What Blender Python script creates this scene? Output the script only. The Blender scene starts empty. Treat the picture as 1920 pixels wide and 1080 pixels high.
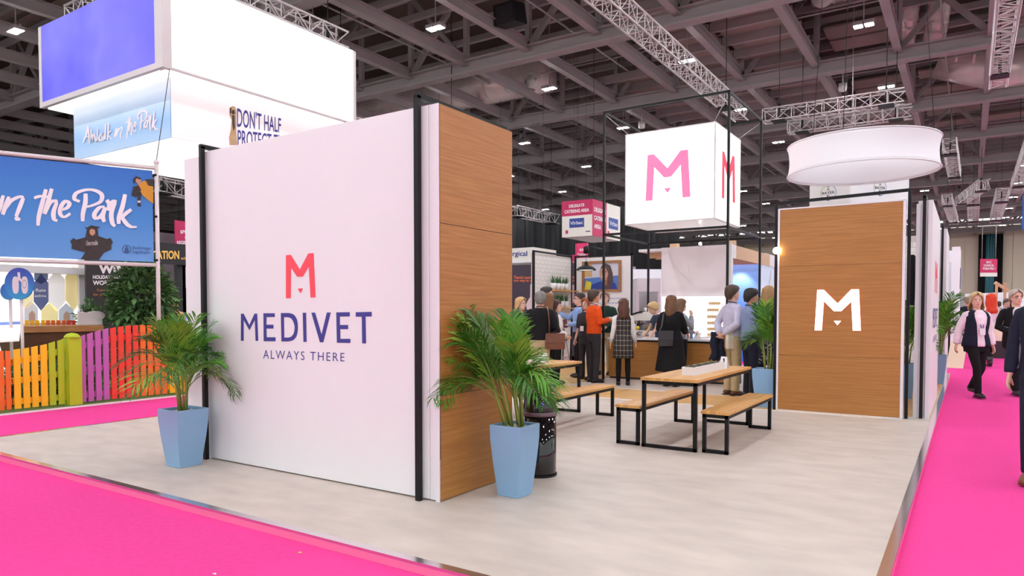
import bpy, bmesh, math, random
import numpy as np
from mathutils import Vector, Matrix
random.seed(7)
SC = bpy.context.scene
COL = SC.collection
PI = math.pi
# ------------------------------------------------------------------ camera
F_PX, YAW, PITCH, V0, EYE = 1309.35, .5792, -.0326, 626.18, 1.36
cam_d = bpy.data.cameras.new('camera'); cam = bpy.data.objects.new('camera', cam_d); COL.objects.link(cam)
cam.location = (0, 0, EYE); cam.rotation_euler = (PI/2+PITCH, 0, YAW)
cam_d.sensor_width = 36; cam_d.lens = 36*F_PX/1920
cam_d.shift_y = (V0-540)/1920; cam_d.clip_end = 400; cam_d.clip_start = .05
SC.camera = cam
# ------------------------------------------------------------------ world, exposure
SC.view_settings.view_transform = 'Standard'; SC.view_settings.look = 'None'
SC.view_settings.gamma = 1; SC.view_settings.use_curve_mapping = False
SC.view_settings.exposure = 0.0
LAMP = 440          # emission of one lamp lens of the hall
w = bpy.data.worlds.new('hall_air'); SC.world = w; w.use_nodes = True
w.node_tree.nodes['Background'].inputs[0].default_value = (.92, .985, .99, 1)
w.node_tree.nodes['Background'].inputs[1].default_value = 1.15
SC.cycles.max_bounces = 6; SC.cycles.diffuse_bounces = 3; SC.cycles.glossy_bounces = 3
SC.cycles.sample_clamp_indirect = 6; SC.cycles.sample_clamp_direct = 30
# ------------------------------------------------------------------ measuring helpers (photo pixel -> real point)
_F = np.array([-math.sin(YAW)*math.cos(PITCH), math.cos(YAW)*math.cos(PITCH), math.sin(PITCH)])
_R = np.array([math.cos(YAW), math.sin(YAW), 0]); _U = np.cross(_R, _F); _C = np.array([0, 0, EYE])
def ray(u, v): return _F+_R*(u-960)/F_PX-_U*(v-V0)/F_PX
def onz(u, v, z=0): d = ray(u, v); return Vector(_C+d*(z-EYE)/d[2])
def ony(u, v, y): d = ray(u, v); return Vector(_C+d*y/d[1])
def onx(u, v, x): d = ray(u, v); return Vector(_C+d*x/d[0])
def dep(u, v, d): return Vector(_C+ray(u, v)*d)
# ------------------------------------------------------------------ materials
def s2l(c):
    c = c/255
    return c/12.92 if c <= .04045 else ((c+.055)/1.055)**2.4
def lin(c): return tuple(s2l(x) for x in c)+(1,)
MATS = {}
def mat(name, col, rough=.5, metal=0, emit=0, noise=None, bump=None, spec=.5, coat=0, stretch=(1, 1, 1)):
    """procedural material; noise=(scale, amount) varies the value, bump=(scale, strength)"""
    if name in MATS: return MATS[name]
    m = bpy.data.materials.new(name); MATS[name] = m; m.use_nodes = True
    nt = m.node_tree; b = nt.nodes['Principled BSDF']
    b.inputs['Base Color'].default_value = lin(col); b.inputs['Roughness'].default_value = rough
    b.inputs['Metallic'].default_value = metal; b.inputs['Specular IOR Level'].default_value = spec
    b.inputs['Coat Weight'].default_value = coat
    if emit:
        b.inputs['Emission Color'].default_value = lin(col); b.inputs['Emission Strength'].default_value = emit
    if noise or bump:
        tc = nt.nodes.new('ShaderNodeTexCoord'); mp = nt.nodes.new('ShaderNodeMapping')
        mp.inputs['Scale'].default_value = stretch; nt.links.new(tc.outputs['Object'], mp.inputs[0])
    if noise:
        n = nt.nodes.new('ShaderNodeTexNoise'); n.inputs['Scale'].default_value = noise[0]; n.inputs['Detail'].default_value = 6
        nt.links.new(mp.outputs[0], n.inputs['Vector'])
        mr = nt.nodes.new('ShaderNodeMapRange'); mr.inputs[1].default_value = .25; mr.inputs[2].default_value = .75
        mr.inputs[3].default_value = 1-noise[1]; mr.inputs[4].default_value = 1+noise[1]
        nt.links.new(n.outputs[0], mr.inputs[0])
        hs = nt.nodes.new('ShaderNodeHueSaturation'); hs.inputs['Color'].default_value = lin(col)
        nt.links.new(mr.outputs[0], hs.inputs['Value']); nt.links.new(hs.outputs[0], b.inputs['Base Color'])
        if emit: nt.links.new(hs.outputs[0], b.inputs['Emission Color'])
    if bump:
        n = nt.nodes.new('ShaderNodeTexNoise'); n.inputs['Scale'].default_value = bump[0]; n.inputs['Detail'].default_value = 4
        nt.links.new(mp.outputs[0], n.inputs['Vector'])
        bp = nt.nodes.new('ShaderNodeBump'); bp.inputs['Strength'].default_value = bump[1]; bp.inputs['Distance'].default_value = .01
        nt.links.new(n.outputs[0], bp.inputs['Height']); nt.links.new(bp.outputs[0], b.inputs['Normal'])
    return m
def wood(name, cols, scale=(1.2, 1.2, 9), rough=.45, rings=.35, size=1.0):
    """veneer: stretched noise grain plus distorted cathedral rings"""
    if name in MATS: return MATS[name]
    m = bpy.data.materials.new(name); MATS[name] = m; m.use_nodes = True
    nt = m.node_tree; b = nt.nodes['Principled BSDF']; b.inputs['Roughness'].default_value = rough
    tc = nt.nodes.new('ShaderNodeTexCoord'); oi = nt.nodes.new('ShaderNodeObjectInfo')
    ad = nt.nodes.new('ShaderNodeVectorMath'); ad.operation = 'MULTIPLY_ADD'
    cx = nt.nodes.new('ShaderNodeCombineXYZ')
    for i in range(3): nt.links.new(oi.outputs['Random'], cx.inputs[i])
    nt.links.new(cx.outputs[0], ad.inputs[0]); ad.inputs[1].default_value = (7, 5, 9); nt.links.new(tc.outputs['Object'], ad.inputs[2])
    mp = nt.nodes.new('ShaderNodeMapping'); mp.inputs['Scale'].default_value = tuple(x*size for x in scale)
    nt.links.new(ad.outputs[0], mp.inputs[0])
    n1 = nt.nodes.new('ShaderNodeTexNoise'); n1.inputs['Scale'].default_value = 5; n1.inputs['Detail'].default_value = 9; n1.inputs['Roughness'].default_value = .65
    nt.links.new(mp.outputs[0], n1.inputs['Vector'])
    n2 = nt.nodes.new('ShaderNodeTexNoise'); n2.inputs['Scale'].default_value = .55; n2.inputs['Detail'].default_value = 1.5
    nt.links.new(mp.outputs[0], n2.inputs['Vector'])
    mu = nt.nodes.new('ShaderNodeMath'); mu.operation = 'MULTIPLY'; mu.inputs[1].default_value = 26; nt.links.new(n2.outputs[0], mu.inputs[0])
    fr = nt.nodes.new('ShaderNodeMath'); fr.operation = 'PINGPONG'; fr.inputs[1].default_value = 1; nt.links.new(mu.outputs[0], fr.inputs[0])
    mx = nt.nodes.new('ShaderNodeMix'); mx.inputs[0].default_value = rings
    nt.links.new(n1.outputs[0], mx.inputs[2]); nt.links.new(fr.outputs[0], mx.inputs[3])
    cr = nt.nodes.new('ShaderNodeValToRGB'); e = cr.color_ramp.elements
    e[0].position = .22; e[0].color = lin(cols[0]); e[1].position = .75; e[1].color = lin(cols[-1])
    if len(cols) > 2: q = e.new(.5); q.color = lin(cols[1])
    nt.links.new(mx.outputs[0], cr.inputs[0]); nt.links.new(cr.outputs[0], b.inputs['Base Color'])
    return m
def staves(name, c1, c2, rot, rough=.4):
    """butcher-block: short glued staves with grain"""
    m = bpy.data.materials.new(name); MATS[name] = m; m.use_nodes = True
    nt = m.node_tree; b = nt.nodes['Principled BSDF']; b.inputs['Roughness'].default_value = rough
    tc = nt.nodes.new('ShaderNodeTexCoord'); mp = nt.nodes.new('ShaderNodeMapping'); mp.inputs['Rotation'].default_value = (0, 0, rot)
    nt.links.new(tc.outputs['Object'], mp.inputs[0])
    br = nt.nodes.new('ShaderNodeTexBrick'); br.inputs['Scale'].default_value = 1; br.inputs['Brick Width'].default_value = .33
    br.inputs['Row Height'].default_value = .042; br.inputs['Mortar Size'].default_value = .0008; br.inputs['Bias'].default_value = 0
    br.inputs['Color1'].default_value = lin(c1); br.inputs['Color2'].default_value = lin(c2); br.inputs['Mortar'].default_value = lin(tuple(x*.7 for x in c2))
    nt.links.new(mp.outputs[0], br.inputs['Vector'])
    m2 = nt.nodes.new('ShaderNodeMapping'); m2.inputs['Scale'].default_value = (3, 60, 3); nt.links.new(mp.outputs[0], m2.inputs[0])
    n = nt.nodes.new('ShaderNodeTexNoise'); n.inputs['Scale'].default_value = 2; n.inputs['Detail'].default_value = 5; nt.links.new(m2.outputs[0], n.inputs['Vector'])
    mr = nt.nodes.new('ShaderNodeMapRange'); mr.inputs[3].default_value = .8; mr.inputs[4].default_value = 1.2; nt.links.new(n.outputs[0], mr.inputs[0])
    hs = nt.nodes.new('ShaderNodeHueSaturation'); nt.links.new(br.outputs[0], hs.inputs['Color']); nt.links.new(mr.outputs[0], hs.inputs['Value'])
    nt.links.new(hs.outputs[0], b.inputs['Base Color'])
    return m
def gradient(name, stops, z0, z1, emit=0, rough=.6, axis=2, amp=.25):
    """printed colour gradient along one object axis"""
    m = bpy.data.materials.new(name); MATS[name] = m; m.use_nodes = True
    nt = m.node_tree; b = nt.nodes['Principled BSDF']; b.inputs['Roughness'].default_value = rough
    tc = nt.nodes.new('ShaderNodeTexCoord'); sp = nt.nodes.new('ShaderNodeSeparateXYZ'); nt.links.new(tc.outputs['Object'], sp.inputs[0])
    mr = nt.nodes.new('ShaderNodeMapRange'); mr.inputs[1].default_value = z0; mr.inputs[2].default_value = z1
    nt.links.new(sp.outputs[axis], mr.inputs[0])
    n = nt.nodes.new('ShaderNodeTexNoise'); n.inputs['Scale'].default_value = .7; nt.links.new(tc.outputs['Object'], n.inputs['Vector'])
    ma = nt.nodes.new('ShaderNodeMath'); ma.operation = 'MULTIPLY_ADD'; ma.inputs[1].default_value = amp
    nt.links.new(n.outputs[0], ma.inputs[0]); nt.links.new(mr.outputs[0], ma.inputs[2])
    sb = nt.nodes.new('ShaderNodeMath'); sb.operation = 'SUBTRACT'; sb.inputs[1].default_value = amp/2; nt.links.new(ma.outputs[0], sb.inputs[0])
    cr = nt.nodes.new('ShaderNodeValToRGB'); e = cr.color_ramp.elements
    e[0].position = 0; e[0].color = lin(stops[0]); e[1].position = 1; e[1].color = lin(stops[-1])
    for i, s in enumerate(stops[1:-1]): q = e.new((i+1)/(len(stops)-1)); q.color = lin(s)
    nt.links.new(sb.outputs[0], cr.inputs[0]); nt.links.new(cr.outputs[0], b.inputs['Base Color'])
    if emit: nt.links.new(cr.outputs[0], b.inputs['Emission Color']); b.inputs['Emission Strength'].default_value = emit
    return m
# ------------------------------------------------------------------ mesh builder
ORG = {}
def tag(o, label=None, cat=None, group=None, kind=None):
    if label: o['label'] = label
    if cat: o['category'] = cat
    if group: o['group'] = group
    if kind: o['kind'] = kind
    return o
def thing(name, label, cat, loc=(0, 0, 0), rz=0, group=None, kind=None):
    o = bpy.data.objects.new(name, None); COL.objects.link(o); o.empty_display_size = .1
    o.location = loc; o.rotation_euler = (0, 0, rz); ORG[o.as_pointer()] = Vector(loc)
    return tag(o, label, cat, group, kind)
class MB:
    def __init__(s): s.v = []; s.f = []; s.m = []; s.s = []
    def add(s, vs, fs, mi=0, sm=False):
        k = len(s.v); s.v.extend([tuple(p) for p in vs])
        for f in fs: s.f.append([i+k for i in f]); s.m.append(mi); s.s.append(sm)
        return s
    def box(s, x0, y0, z0, x1, y1, z1, mi=0):
        v = [(x, y, z) for z in (z0, z1) for x, y in ((x0, y0), (x1, y0), (x1, y1), (x0, y1))]
        return s.add(v, [(3, 2, 1, 0), (4, 5, 6, 7), (0, 1, 5, 4), (1, 2, 6, 5), (2, 3, 7, 6), (3, 0, 4, 7)], mi)
    def obox(s, c, a, b, n, mi=0):
        """box from centre and three half-extent vectors"""
        c, a, b, n = map(Vector, (c, a, b, n))
        v = [c+a*i+b*j+n*k for k in (-1, 1) for i, j in ((-1, -1), (1, -1), (1, 1), (-1, 1))]
        return s.add(v, [(3, 2, 1, 0), (4, 5, 6, 7), (0, 1, 5, 4), (1, 2, 6, 5), (2, 3, 7, 6), (3, 0, 4, 7)], mi)
    def bar(s, p, q, w, h, mi=0, up=(0, 0, 1)):
        p, q = Vector(p), Vector(q); d = q-p; u = Vector(up)
        if abs(d.normalized().dot(u)) > .98: u = Vector((0, 1, 0))
        a = d.cross(u).normalized(); b = a.cross(d).normalized()
        return s.obox((p+q)/2, d/2, a*w/2, b*h/2, mi)
    def path(s, pts, rad, n=8, mi=0, caps=True, sm=True, flat=1.0, up=None):
        """tube swept along points; flat<1 squashes it along its binormal"""
        pts = [Vector(p) for p in pts]
        if not hasattr(rad, '__len__'): rad = [rad]*len(pts)
        vs = []; prev = Vector(up) if up else None
        for i, p in enumerate(pts):
            t = (pts[min(i+1, len(pts)-1)]-pts[max(i-1, 0)]).normalized()
            if prev is None:
                r = Vector((0, 0, 1)) if abs(t.z) < .9 else Vector((1, 0, 0)); prev = t.cross(r)
            a = (prev-t*prev.dot(t)).normalized(); b = t.cross(a); prev = a
            for k in range(n):
                g = 2*PI*k/n; vs.append(p+a*math.cos(g)*rad[i]+b*math.sin(g)*rad[i]*flat)
        fs = [(i*n+k, i*n+(k+1) % n, (i+1)*n+(k+1) % n, (i+1)*n+k) for i in range(len(pts)-1) for k in range(n)]
        if caps: fs += [tuple(range(n-1, -1, -1)), tuple((len(pts)-1)*n+k for k in range(n))]
        return s.add(vs, fs, mi, sm)
    def rings(s, R, n=16, mi=0, caps=True, sm=True, arc=None, close=True):
        """R = list of (cx,cy,z,rx,ry); arc=(a0,a1) opens the ring"""
        vs = []
        for r in R:
            cx, cy, z, rx, ry = r[:5]; a0, a1 = (r[5], r[6]) if len(r) > 5 else (arc or (0, 2*PI))
            for k in range(n):
                g = a0+(a1-a0)*k/(n if close and not arc and len(r) < 6 else n-1)
                vs.append((cx+rx*math.cos(g), cy+ry*math.sin(g), z))
        opn = arc is not None or len(R[0]) > 5
        kk = n-1 if opn else n
        fs = [(i*n+k, i*n+(k+1) % n, (i+1)*n+(k+1) % n, (i+1)*n+k) for i in range(len(R)-1) for k in range(kk)]
        if caps and not opn: fs += [tuple(range(n-1, -1, -1)), tuple((len(R)-1)*n+k for k in range(n))]
        return s.add(vs, fs, mi, sm)
    def lathe(s, prof, c=(0, 0, 0), n=24, mi=0, caps=True, sm=True):
        return s.rings([(c[0], c[1], c[2]+z, r, r) for r, z in prof], n, mi, caps, sm)
    def prism(s, poly, off, mi=0):
        n = len(poly); o = Vector(off); P = [Vector(p) for p in poly]
        v = P+[p+o for p in P]
        return s.add(v, [tuple(range(n)), tuple(range(2*n-1, n-1, -1))]+[(i, i+n, (i+1) % n+n, (i+1) % n) for i in range(n)], mi)
    def ball(s, c, rx, ry, rz, n=10, m=6, mi=0):
        c = Vector(c)
        return s.rings([(c.x, c.y, c.z-rz*math.cos(PI*i/m), max(1e-4, rx*math.sin(PI*i/m)), max(1e-4, ry*math.sin(PI*i/m))) for i in range(m+1)], n, mi)
    def build(s, name, mats, parent=None, bevel=0, local=False, kind=None, solid=0, label=None, keep=False):
        me = bpy.data.meshes.new(name)
        if not isinstance(mats, (list, tuple)): mats = [mats]
        V = np.array(s.v, dtype=float).reshape(-1, 3)
        if parent is not None: org = Vector((0, 0, 0)) if local else ORG.get(parent.as_pointer(), Vector((0, 0, 0)))
        elif local or keep: org = Vector((0, 0, 0))
        else:
            lo, hi = V.min(0), V.max(0); org = Vector(((lo[0]+hi[0])/2, (lo[1]+hi[1])/2, lo[2]))
        me.from_pydata([tuple(p) for p in V-np.array(org)], [], s.f)
        for m in mats: me.materials.append(m)
        me.polygons.foreach_set('material_index', s.m); me.polygons.foreach_set('use_smooth', s.s)
        me.update()
        o = bpy.data.objects.new(name, me); COL.objects.link(o)
        if parent is not None: o.parent = parent; ORG[o.as_pointer()] = org
        else: o.location = org; ORG[o.as_pointer()] = Vector(org)
        if bevel:
            b = o.modifiers.new('bevel', 'BEVEL'); b.width = bevel; b.segments = 2; b.limit_method = 'ANGLE'
        if solid:
            b = o.modifiers.new('solid', 'SOLIDIFY'); b.thickness = solid; b.offset = -1
        if kind: o['kind'] = kind
        if label: o['label'] = label
        return o
def dup(o, parent=None):
    c = o.copy(); COL.objects.link(c); c.parent = parent
    for ch in list(o.children): dup(ch, c)
    return c
_TC = {}
def text2d(t, bold=0.0, space=1.0):
    """letters as flat triangles, scaled to a unit-height box"""
    key = (t, bold, space)
    if key not in _TC:
        cu = bpy.data.curves.new('t', 'FONT'); cu.body = t; cu.size = 1; cu.offset = bold; cu.space_character = space; cu.resolution_u = 3
        cu.align_x = 'CENTER'
        ob = bpy.data.objects.new('t', cu)
        me = ob.to_mesh(); vs = [(v.co.x, v.co.y) for v in me.vertices]; fs = [tuple(p.vertices) for p in me.polygons]
        ob.to_mesh_clear(); bpy.data.objects.remove(ob); bpy.data.curves.remove(cu)
        A = np.array(vs); lo, hi = A.min(0), A.max(0)
        _TC[key] = ((A-lo)/(hi-lo), fs, (hi-lo)[0]/(hi-lo)[1])
    return _TC[key]
def text(mb, t, q, off=(0, 0, 0), mi=0, bold=0.0, space=1.0):
    """fit text into the quad q = bottom-left, bottom-right, top-right, top-left (3-D points)"""
    A, fs, asp = text2d(t, bold, space); q = [Vector(p) for p in q]; o = Vector(off)
    vs = [(q[0]*(1-x)+q[1]*x)*(1-y)+(q[3]*(1-x)+q[2]*x)*y+o for x, y in A]
    mb.add(vs, fs, mi); return mb
def quad(c, ux, uz, w, h):
    c, ux, uz = Vector(c), Vector(ux), Vector(uz)
    return [c-ux*w/2-uz*h/2, c+ux*w/2-uz*h/2, c+ux*w/2+uz*h/2, c-ux*w/2+uz*h/2]
# ------------------------------------------------------------------ base materials
m_white = mat('white_paint', (240, 236, 238), .5, noise=(1.5, .015))
m_trim = mat('white_trim', (238, 232, 236), .45)
m_black = mat('black_steel', (17, 15, 17), .5, bump=(300, .05), spec=.3)
m_pink = mat('pink_carpet', (242, 76, 156), 1, noise=(26, .05), bump=(700, .35), spec=.05)
m_oak = wood('oak_veneer', [(152, 98, 44), (174, 116, 55), (190, 134, 70)], (.4, .4, 13), .42, .12)
m_beam = mat('grey_steel', (160, 148, 148), .6, noise=(1.2, .08))
m_truss = mat('aluminium_truss', (205, 195, 195), .35, .55)
m_lens = mat('lamp_lens', (246, 247, 252), .5, emit=LAMP)
m_blue = mat('powder_blue', (136, 174, 208), .38, noise=(6, .02))
m_pebble = mat('white_pebble', (226, 222, 214), .7, noise=(40, .12))
m_soil = mat('dark_liner', (30, 28, 28), .7)
m_cream = mat('cream_board', (240, 232, 222), .6)
m_crim = mat('crimson_sign', (200, 36, 92), .55)
m_ink = mat('navy_ink', (58, 58, 140), .6)
m_rail = mat('polished_edge', (235, 228, 230), .14, .95)
m_tbl = staves('butcher_block', (224, 170, 100), (200, 144, 78), PI/2)
m_dark = mat('dark_panel', (46, 42, 46), .6)
m_skirt = mat('pink_reflection_skirting', (255, 150, 195), .35, .35)  # the carpet's pink reflection is put into the base colour
# ================================================================== SETTING
YB = [20.2+7*k for k in range(-3, 12)]                 # trusses of the roof
fl = MB().box(-75, -14, -.16, 25, 110, -.066).build('floor', mat('hall_concrete', (128, 122, 120), .7, noise=(.5, .1)), kind='structure')
cp = thing('aisle_carpet', 'bright pink carpet laid along the aisles round the beige stand', 'carpet', (0, 0, -.066))
MB().box(-20, -1.7, -.066, 6, 2.9, -.06).box(-10.98, 2.9, -.066, -8.7, 30, -.06).box(-.4, 2.9, -.066, 3.2, 92, -.06).box(-10.9, 17.9, -.066, -.4, 20, -.06).build('carpet_pile', m_pink, cp)
wr = MB().box(-75, 96, -.06, 25, 96.3, 11).build('wall_back', mat('cream_wall', (228, 212, 190), .7, noise=(.3, .03)), kind='structure')
for x in np.arange(-20, 24, 1.5):
    MB().box(x, 95.9, -.06, x+1.46, 96, 10.5).build('wall_panel', MATS['cream_wall'], wr)
MB().box(-75.3, -14, -.06, -75, 110, 14).build('wall_left', mat('dark_wall', (58, 50, 52), .8), kind='structure')
def drape(name, x0, x1, y, h, m, label, n=40):
    mb = MB(); vs = []; fs = []
    for i in range(n+1):
        x = x0+(x1-x0)*i/n; d = .12*math.sin(i*1.9)
        vs += [(x, y+d, -.06), (x, y+d, h)]
    fs = [(2*i, 2*i+2, 2*i+3, 2*i+1) for i in range(n)]
    o = mb.add(vs, fs, 0, True).build(name, m, solid=.03)
    return tag(o, label, 'curtain')
m_drape = mat('black_drape', (22, 20, 22), .9, noise=(2, .2))
drape('stage_curtain', -32, -13, 36, 7.2, m_drape, 'tall black curtain hanging behind the tiled wall and the ribbed dark poster', 90)
_c = [ony(u, 520, 95).x for u in (1834, 1848, 1864, 1880)]
drape('stage_curtain', _c[0], _c[1], 95.2, 10, m_drape, 'black curtain on the far cream wall, left of the teal strip', 14)
drape('stage_curtain', _c[2], _c[3], 95.2, 10, m_drape, 'black curtain on the far cream wall, right of the teal strip', 14)
drape('stage_curtain', _c[1], _c[2], 95.1, 10, mat('teal_drape', (70, 130, 140), .9), 'teal curtain strip between two black curtains on the far cream wall', 10)
# ceiling: deck, beams, purlins and trusses
m_deck = mat('roof_deck', (104, 84, 78), .8, noise=(.35, .25), bump=(3, .3))
ce = MB().box(-75, -14, 13.6, 25, 110, 13.8).build('ceiling', m_deck, kind='structure')
XB = [-2.15-2.6*k for k in range(-5, 28)]
def ibeam(mb, p, q, w, h, t=.03):
    p, q = Vector(p), Vector(q)
    mb.bar(p, q, .04, h); up = Vector((0, 0, h/2))
    mb.bar(p+up, q+up, w, t); mb.bar(p-up, q-up, w, t); return mb
for i, x in enumerate(XB):
    ibeam(MB(), (x, -12, 10.25), (x, 96, 10.25), .24, .34).build('roof_beam', m_beam, ce)
y = -10
while y < 96:
    o = MB().bar((-60, y, 11.9), (20, y, 11.9), .16, .22).build('purlin', m_beam, ce)
    y += 1.4
m_pan = mat('ceiling_tray', (150, 128, 120), .8, noise=(.9, .15))
for j, yy in enumerate(YB):
    tr = ibeam(MB(), (-60, yy, 10.02), (20, yy, 10.02), .42, .42, .05).build('roof_truss', m_beam, ce)
    MB().bar((-60, yy, 13.2), (20, yy, 13.2), .3, .3).build('top_chord', m_beam, tr)
    near = 13 < yy < 45
    big = MB()
    for k, x in enumerate(XB):
        for a, b in (((x, yy, 10.2), (x, yy, 13.1)), ((x, yy, 10.2), (x+(2.6 if k % 2 else -2.6), yy, 13.1))):
            if near and -28 < x < 6: MB().bar(a, b, .17, .17).build('truss_brace', m_beam, tr)
            else: big.bar(a, b, .17, .17)
    big.build('truss_bracing', m_beam, tr, kind='stuff')
# flat trays under the deck, upper right of the view
for x in (-11.25, -8.65, -6.05):
    for k in range(20):
        y = 13.4+1.4*k
        if x < -11 and k < 9: continue
        MB().box(x-1.2, y+.06, 10.82, x+1.2, y+1.28, 10.9).build('ceiling_tray', m_pan, ce)
        MB().box(x-1.28, y-.06, 10.55, x+1.28, y+.06, 10.85).build('tray_bearer', m_beam, ce)
for x in (-3.45, -.85, 1.75):
    for k in range(16):
        if random.random() < .4: MB().box(x-1.15, 27.6+1.4*k, 11.55, x+1.15, 28.8+1.4*k, 11.62).build('ceiling_tray', m_pan, ce)
for x in (-29.45, -26.85, -24.25, -21.65):
    for k in range(9): MB().box(x-1.2, 6+1.5*k, 12.2+.1*(k % 2), x+1.2, 7.4+1.5*k, 12.28+.1*(k % 2)).build('ceiling_tray', m_pan, ce)
# thin conduits and wires
for (x0, y0, x1, y1) in ((-30, 24.4, 6, 24.4), (-30, 31.3, 6, 31.3), (-30, 38, 6, 38), (-11.5, 5, -11.5, 60), (-6.2, 5, -6.2, 60), (-17, 5, -17, 60), (-.9, 8, -.9, 60)):
    MB().path([(x0, y0, 10.9), (x1, y1, 10.9)], .035, 5).build('conduit', m_beam, ce)
# ---------------- ceiling floodlights: a pair of lamps on a bracket
ORD = ['nearest', 'second', 'third', 'fourth', 'fifth', 'sixth', 'seventh', 'eighth', 'ninth', 'tenth', 'eleventh', 'twelfth', 'thirteenth', 'fourteenth', 'fifteenth']
ROW = ['furthest right', 'second from right', 'right of the aisle', 'over the oak panel and aisle', 'over the lit cube', 'over the black bin', 'over the white wall', 'left of the white wall', 'furthest left']
def floodlight(x, y):
    t = thing('floodlight', '-', 'light', (x, y, 9.75), 0, 'ceiling floodlight pairs')
    for s in (-1, 1):
        a = s*.15
        h = MB().box(a-.125, -.15, .03, a+.125, .15, .13).build('lamp_housing', m_beam, t, local=True)
        MB().box(a-.105, -.125, .015, a+.105, .125, .03).build('lens', m_lens, h, local=True)
    MB().box(-.3, -.03, .13, .3, .03, .18).path([(0, 0, .2), (0, 0, 3.86)], .02, 6).build('bracket', m_beam, t, local=True)
    return t
lp = None
for i in range(-3, 6):
    for k in range(-4, 11):
        x = -2.75-5.35*i; y = 16.4+6.75*k
        if lp is None: lp = floodlight(x, y); o = lp
        else: o = dup(lp); o.location = (x, y, 9.75)
        o['label'] = f'floodlight pair, roof row {ROW[i+3]}, {ORD[k+4]} from camera'
# ---------------- lattice trusses hanging from wires
def lattice(label, p, q, s=.32, m=None, n=None):
    p, q = Vector(p), Vector(q); m = m or m_truss
    t = thing('lighting_truss', label, 'truss', p)
    d = (q-p).normalized(); up = Vector((0, 0, 1)) if abs(d.z) < .8 else Vector((1, 0, 0)); a = d.cross(up).normalized(); b = a.cross(d).normalized()
    cs = [a*s/2*i+b*s/2*j for i, j in ((-1, -1), (1, -1), (1, 1), (-1, 1))]
    for c in cs: MB().path([p+c, q+c], .026, 6).build('chord', m, t)
    L = (q-p).length; n = n or max(3, int(L/s/1.05)); br = MB()
    for k in range(n):
        u0, u1 = p+d*L*k/n, p+d*L*(k+1)/n
        for e in range(4):
            c0, c1 = cs[e], cs[(e+1) % 4]
            br.path([u0+(c0 if k % 2 else c1), u1+(c1 if k % 2 else c0)], .013, 5, caps=False)
            br.path([u0+c0, u0+c1], .011, 5, caps=False)
    br.build('lattice_bracing', m, t, kind='stuff')
    for u in (p+d*L*.12, p+d*L*.88):
        MB().path([u+b*s/2, (u.x, u.y, 13.6)], .012, 5).build('suspension_wire', m_black, t)
        MB().box(u.x-s*.55, u.y-s*.55, u.z-s*.6, u.x+s*.55, u.y+s*.55, u.z-s*.5).path([u-b*s*.5, u+b*s*.9], .04, 6).build('hoist_clamp', m_black, t)
    return t
lattice('long silver lattice truss running above the lit cube tower', (-6.55, 9, 8), (-6.55, 24.2, 8), .42)
lattice('silver lattice truss above the white ring, the upper and longer one', (-5.9, 24.5, 7.9), (-1.75, 24.5, 7.9), .4)
lattice('silver lattice truss just above the white ring, the lower one', (-5.6, 26.9, 8), (-1.7, 26.9, 8), .4)
lattice('silver lattice truss at the upper right corner of the picture', (.5, 12, 7), (.5, 21, 7), .34)
lattice('short lattice truss right of the white ring, nearest of those above the aisle', onz(1780, 270, 8.5), onz(1791, 330, 8.5), .5)
lattice('slanting lattice truss over the aisle near the blue hanging banner', onz(1800, 378, 8), onz(1846, 345, 8), .5)
lattice('lattice truss over the aisle seen end on, left of the slanting one', onz(1775, 372, 8), onz(1789, 415, 8), .5)
lattice('lattice truss over the aisle under the right end of the slanting one', onz(1825, 368, 8), onz(1825, 412, 8), .6)
lattice('lattice truss over the aisle left of the blue hanging banner', onz(1880, 362, 8), onz(1866, 410, 8), .6)
lattice('long lattice truss right of the white ring running into the distance', (1.9, 24, 7.6), (1.9, 44, 7.6), .5)
lattice('bright lattice truss at the picture edge behind the violet light box, upper of two', (-24, 11, 8.2), (-15.2, 11, 8.2), .45)
lattice('lattice truss at the picture edge behind the violet light box, lower of two', (-22, 13.2, 6.9), (-15, 13.2, 6.9), .45)
lattice('lattice truss behind the right end of the big white light box', (-15.8, 14, 7), (-15.8, 21, 7), .42)
lattice('lattice truss in the dark left of the lit cube, above the catering sign', onz(962, 395, 6.5), onz(1042, 412, 6.5), .5)
lattice('lattice truss in the dark below the catering sign, upper of two', onz(1000, 430, 6.8), onz(1115, 452, 6.8), .55)
lattice('lattice truss in the dark above the blue lettered hanging sign', onz(962, 446, 6), onz(1014, 456, 6), .5)
lattice('lattice truss behind the blue hanging banner frame at the left', onx(292, 346, -24.5), onx(400, 368, -24.5), .5)
# ---------------- ducts, loudspeaker, cameras
m_foil = mat('duct_foil', (236, 216, 212), .3, .35, noise=(3, .1), bump=(7, .7))
m_noz = mat('nozzle_white', (224, 216, 212), .5)
def duct(label, pts, r, noz):
    t = thing('air_duct', label, 'duct', pts[0])
    MB().path(pts, r, 20).build('duct_tube', m_foil, t)
    P0, P1 = Vector(pts[0]), Vector(pts[-1])
    for k in range(1, 9): 
        c = P0.lerp(P1, k/9); d = (P1-P0).normalized()*.04
        MB().path([c-d, c+d], r*1.03, 20, caps=False).build('duct_band', m_foil, t)
    for (x, y, z) in noz:
        n = MB(); p = Vector((x, y, z)); dr = Vector((.1, -.8, -.35)).normalized()
        n.path([p, p+dr*.3], [.24, .24], 16, caps=False).path([p+dr*.28, p+dr*.46, p+dr*.47, p+dr*.3], [.34, .32, .2, .16], 18, caps=False)
        o = n.build('nozzle', m_noz, t)
        MB().path([p+dr*.3, p+dr*.32], .17, 16).build('nozzle_throat', m_soil, o)
    return t
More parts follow.
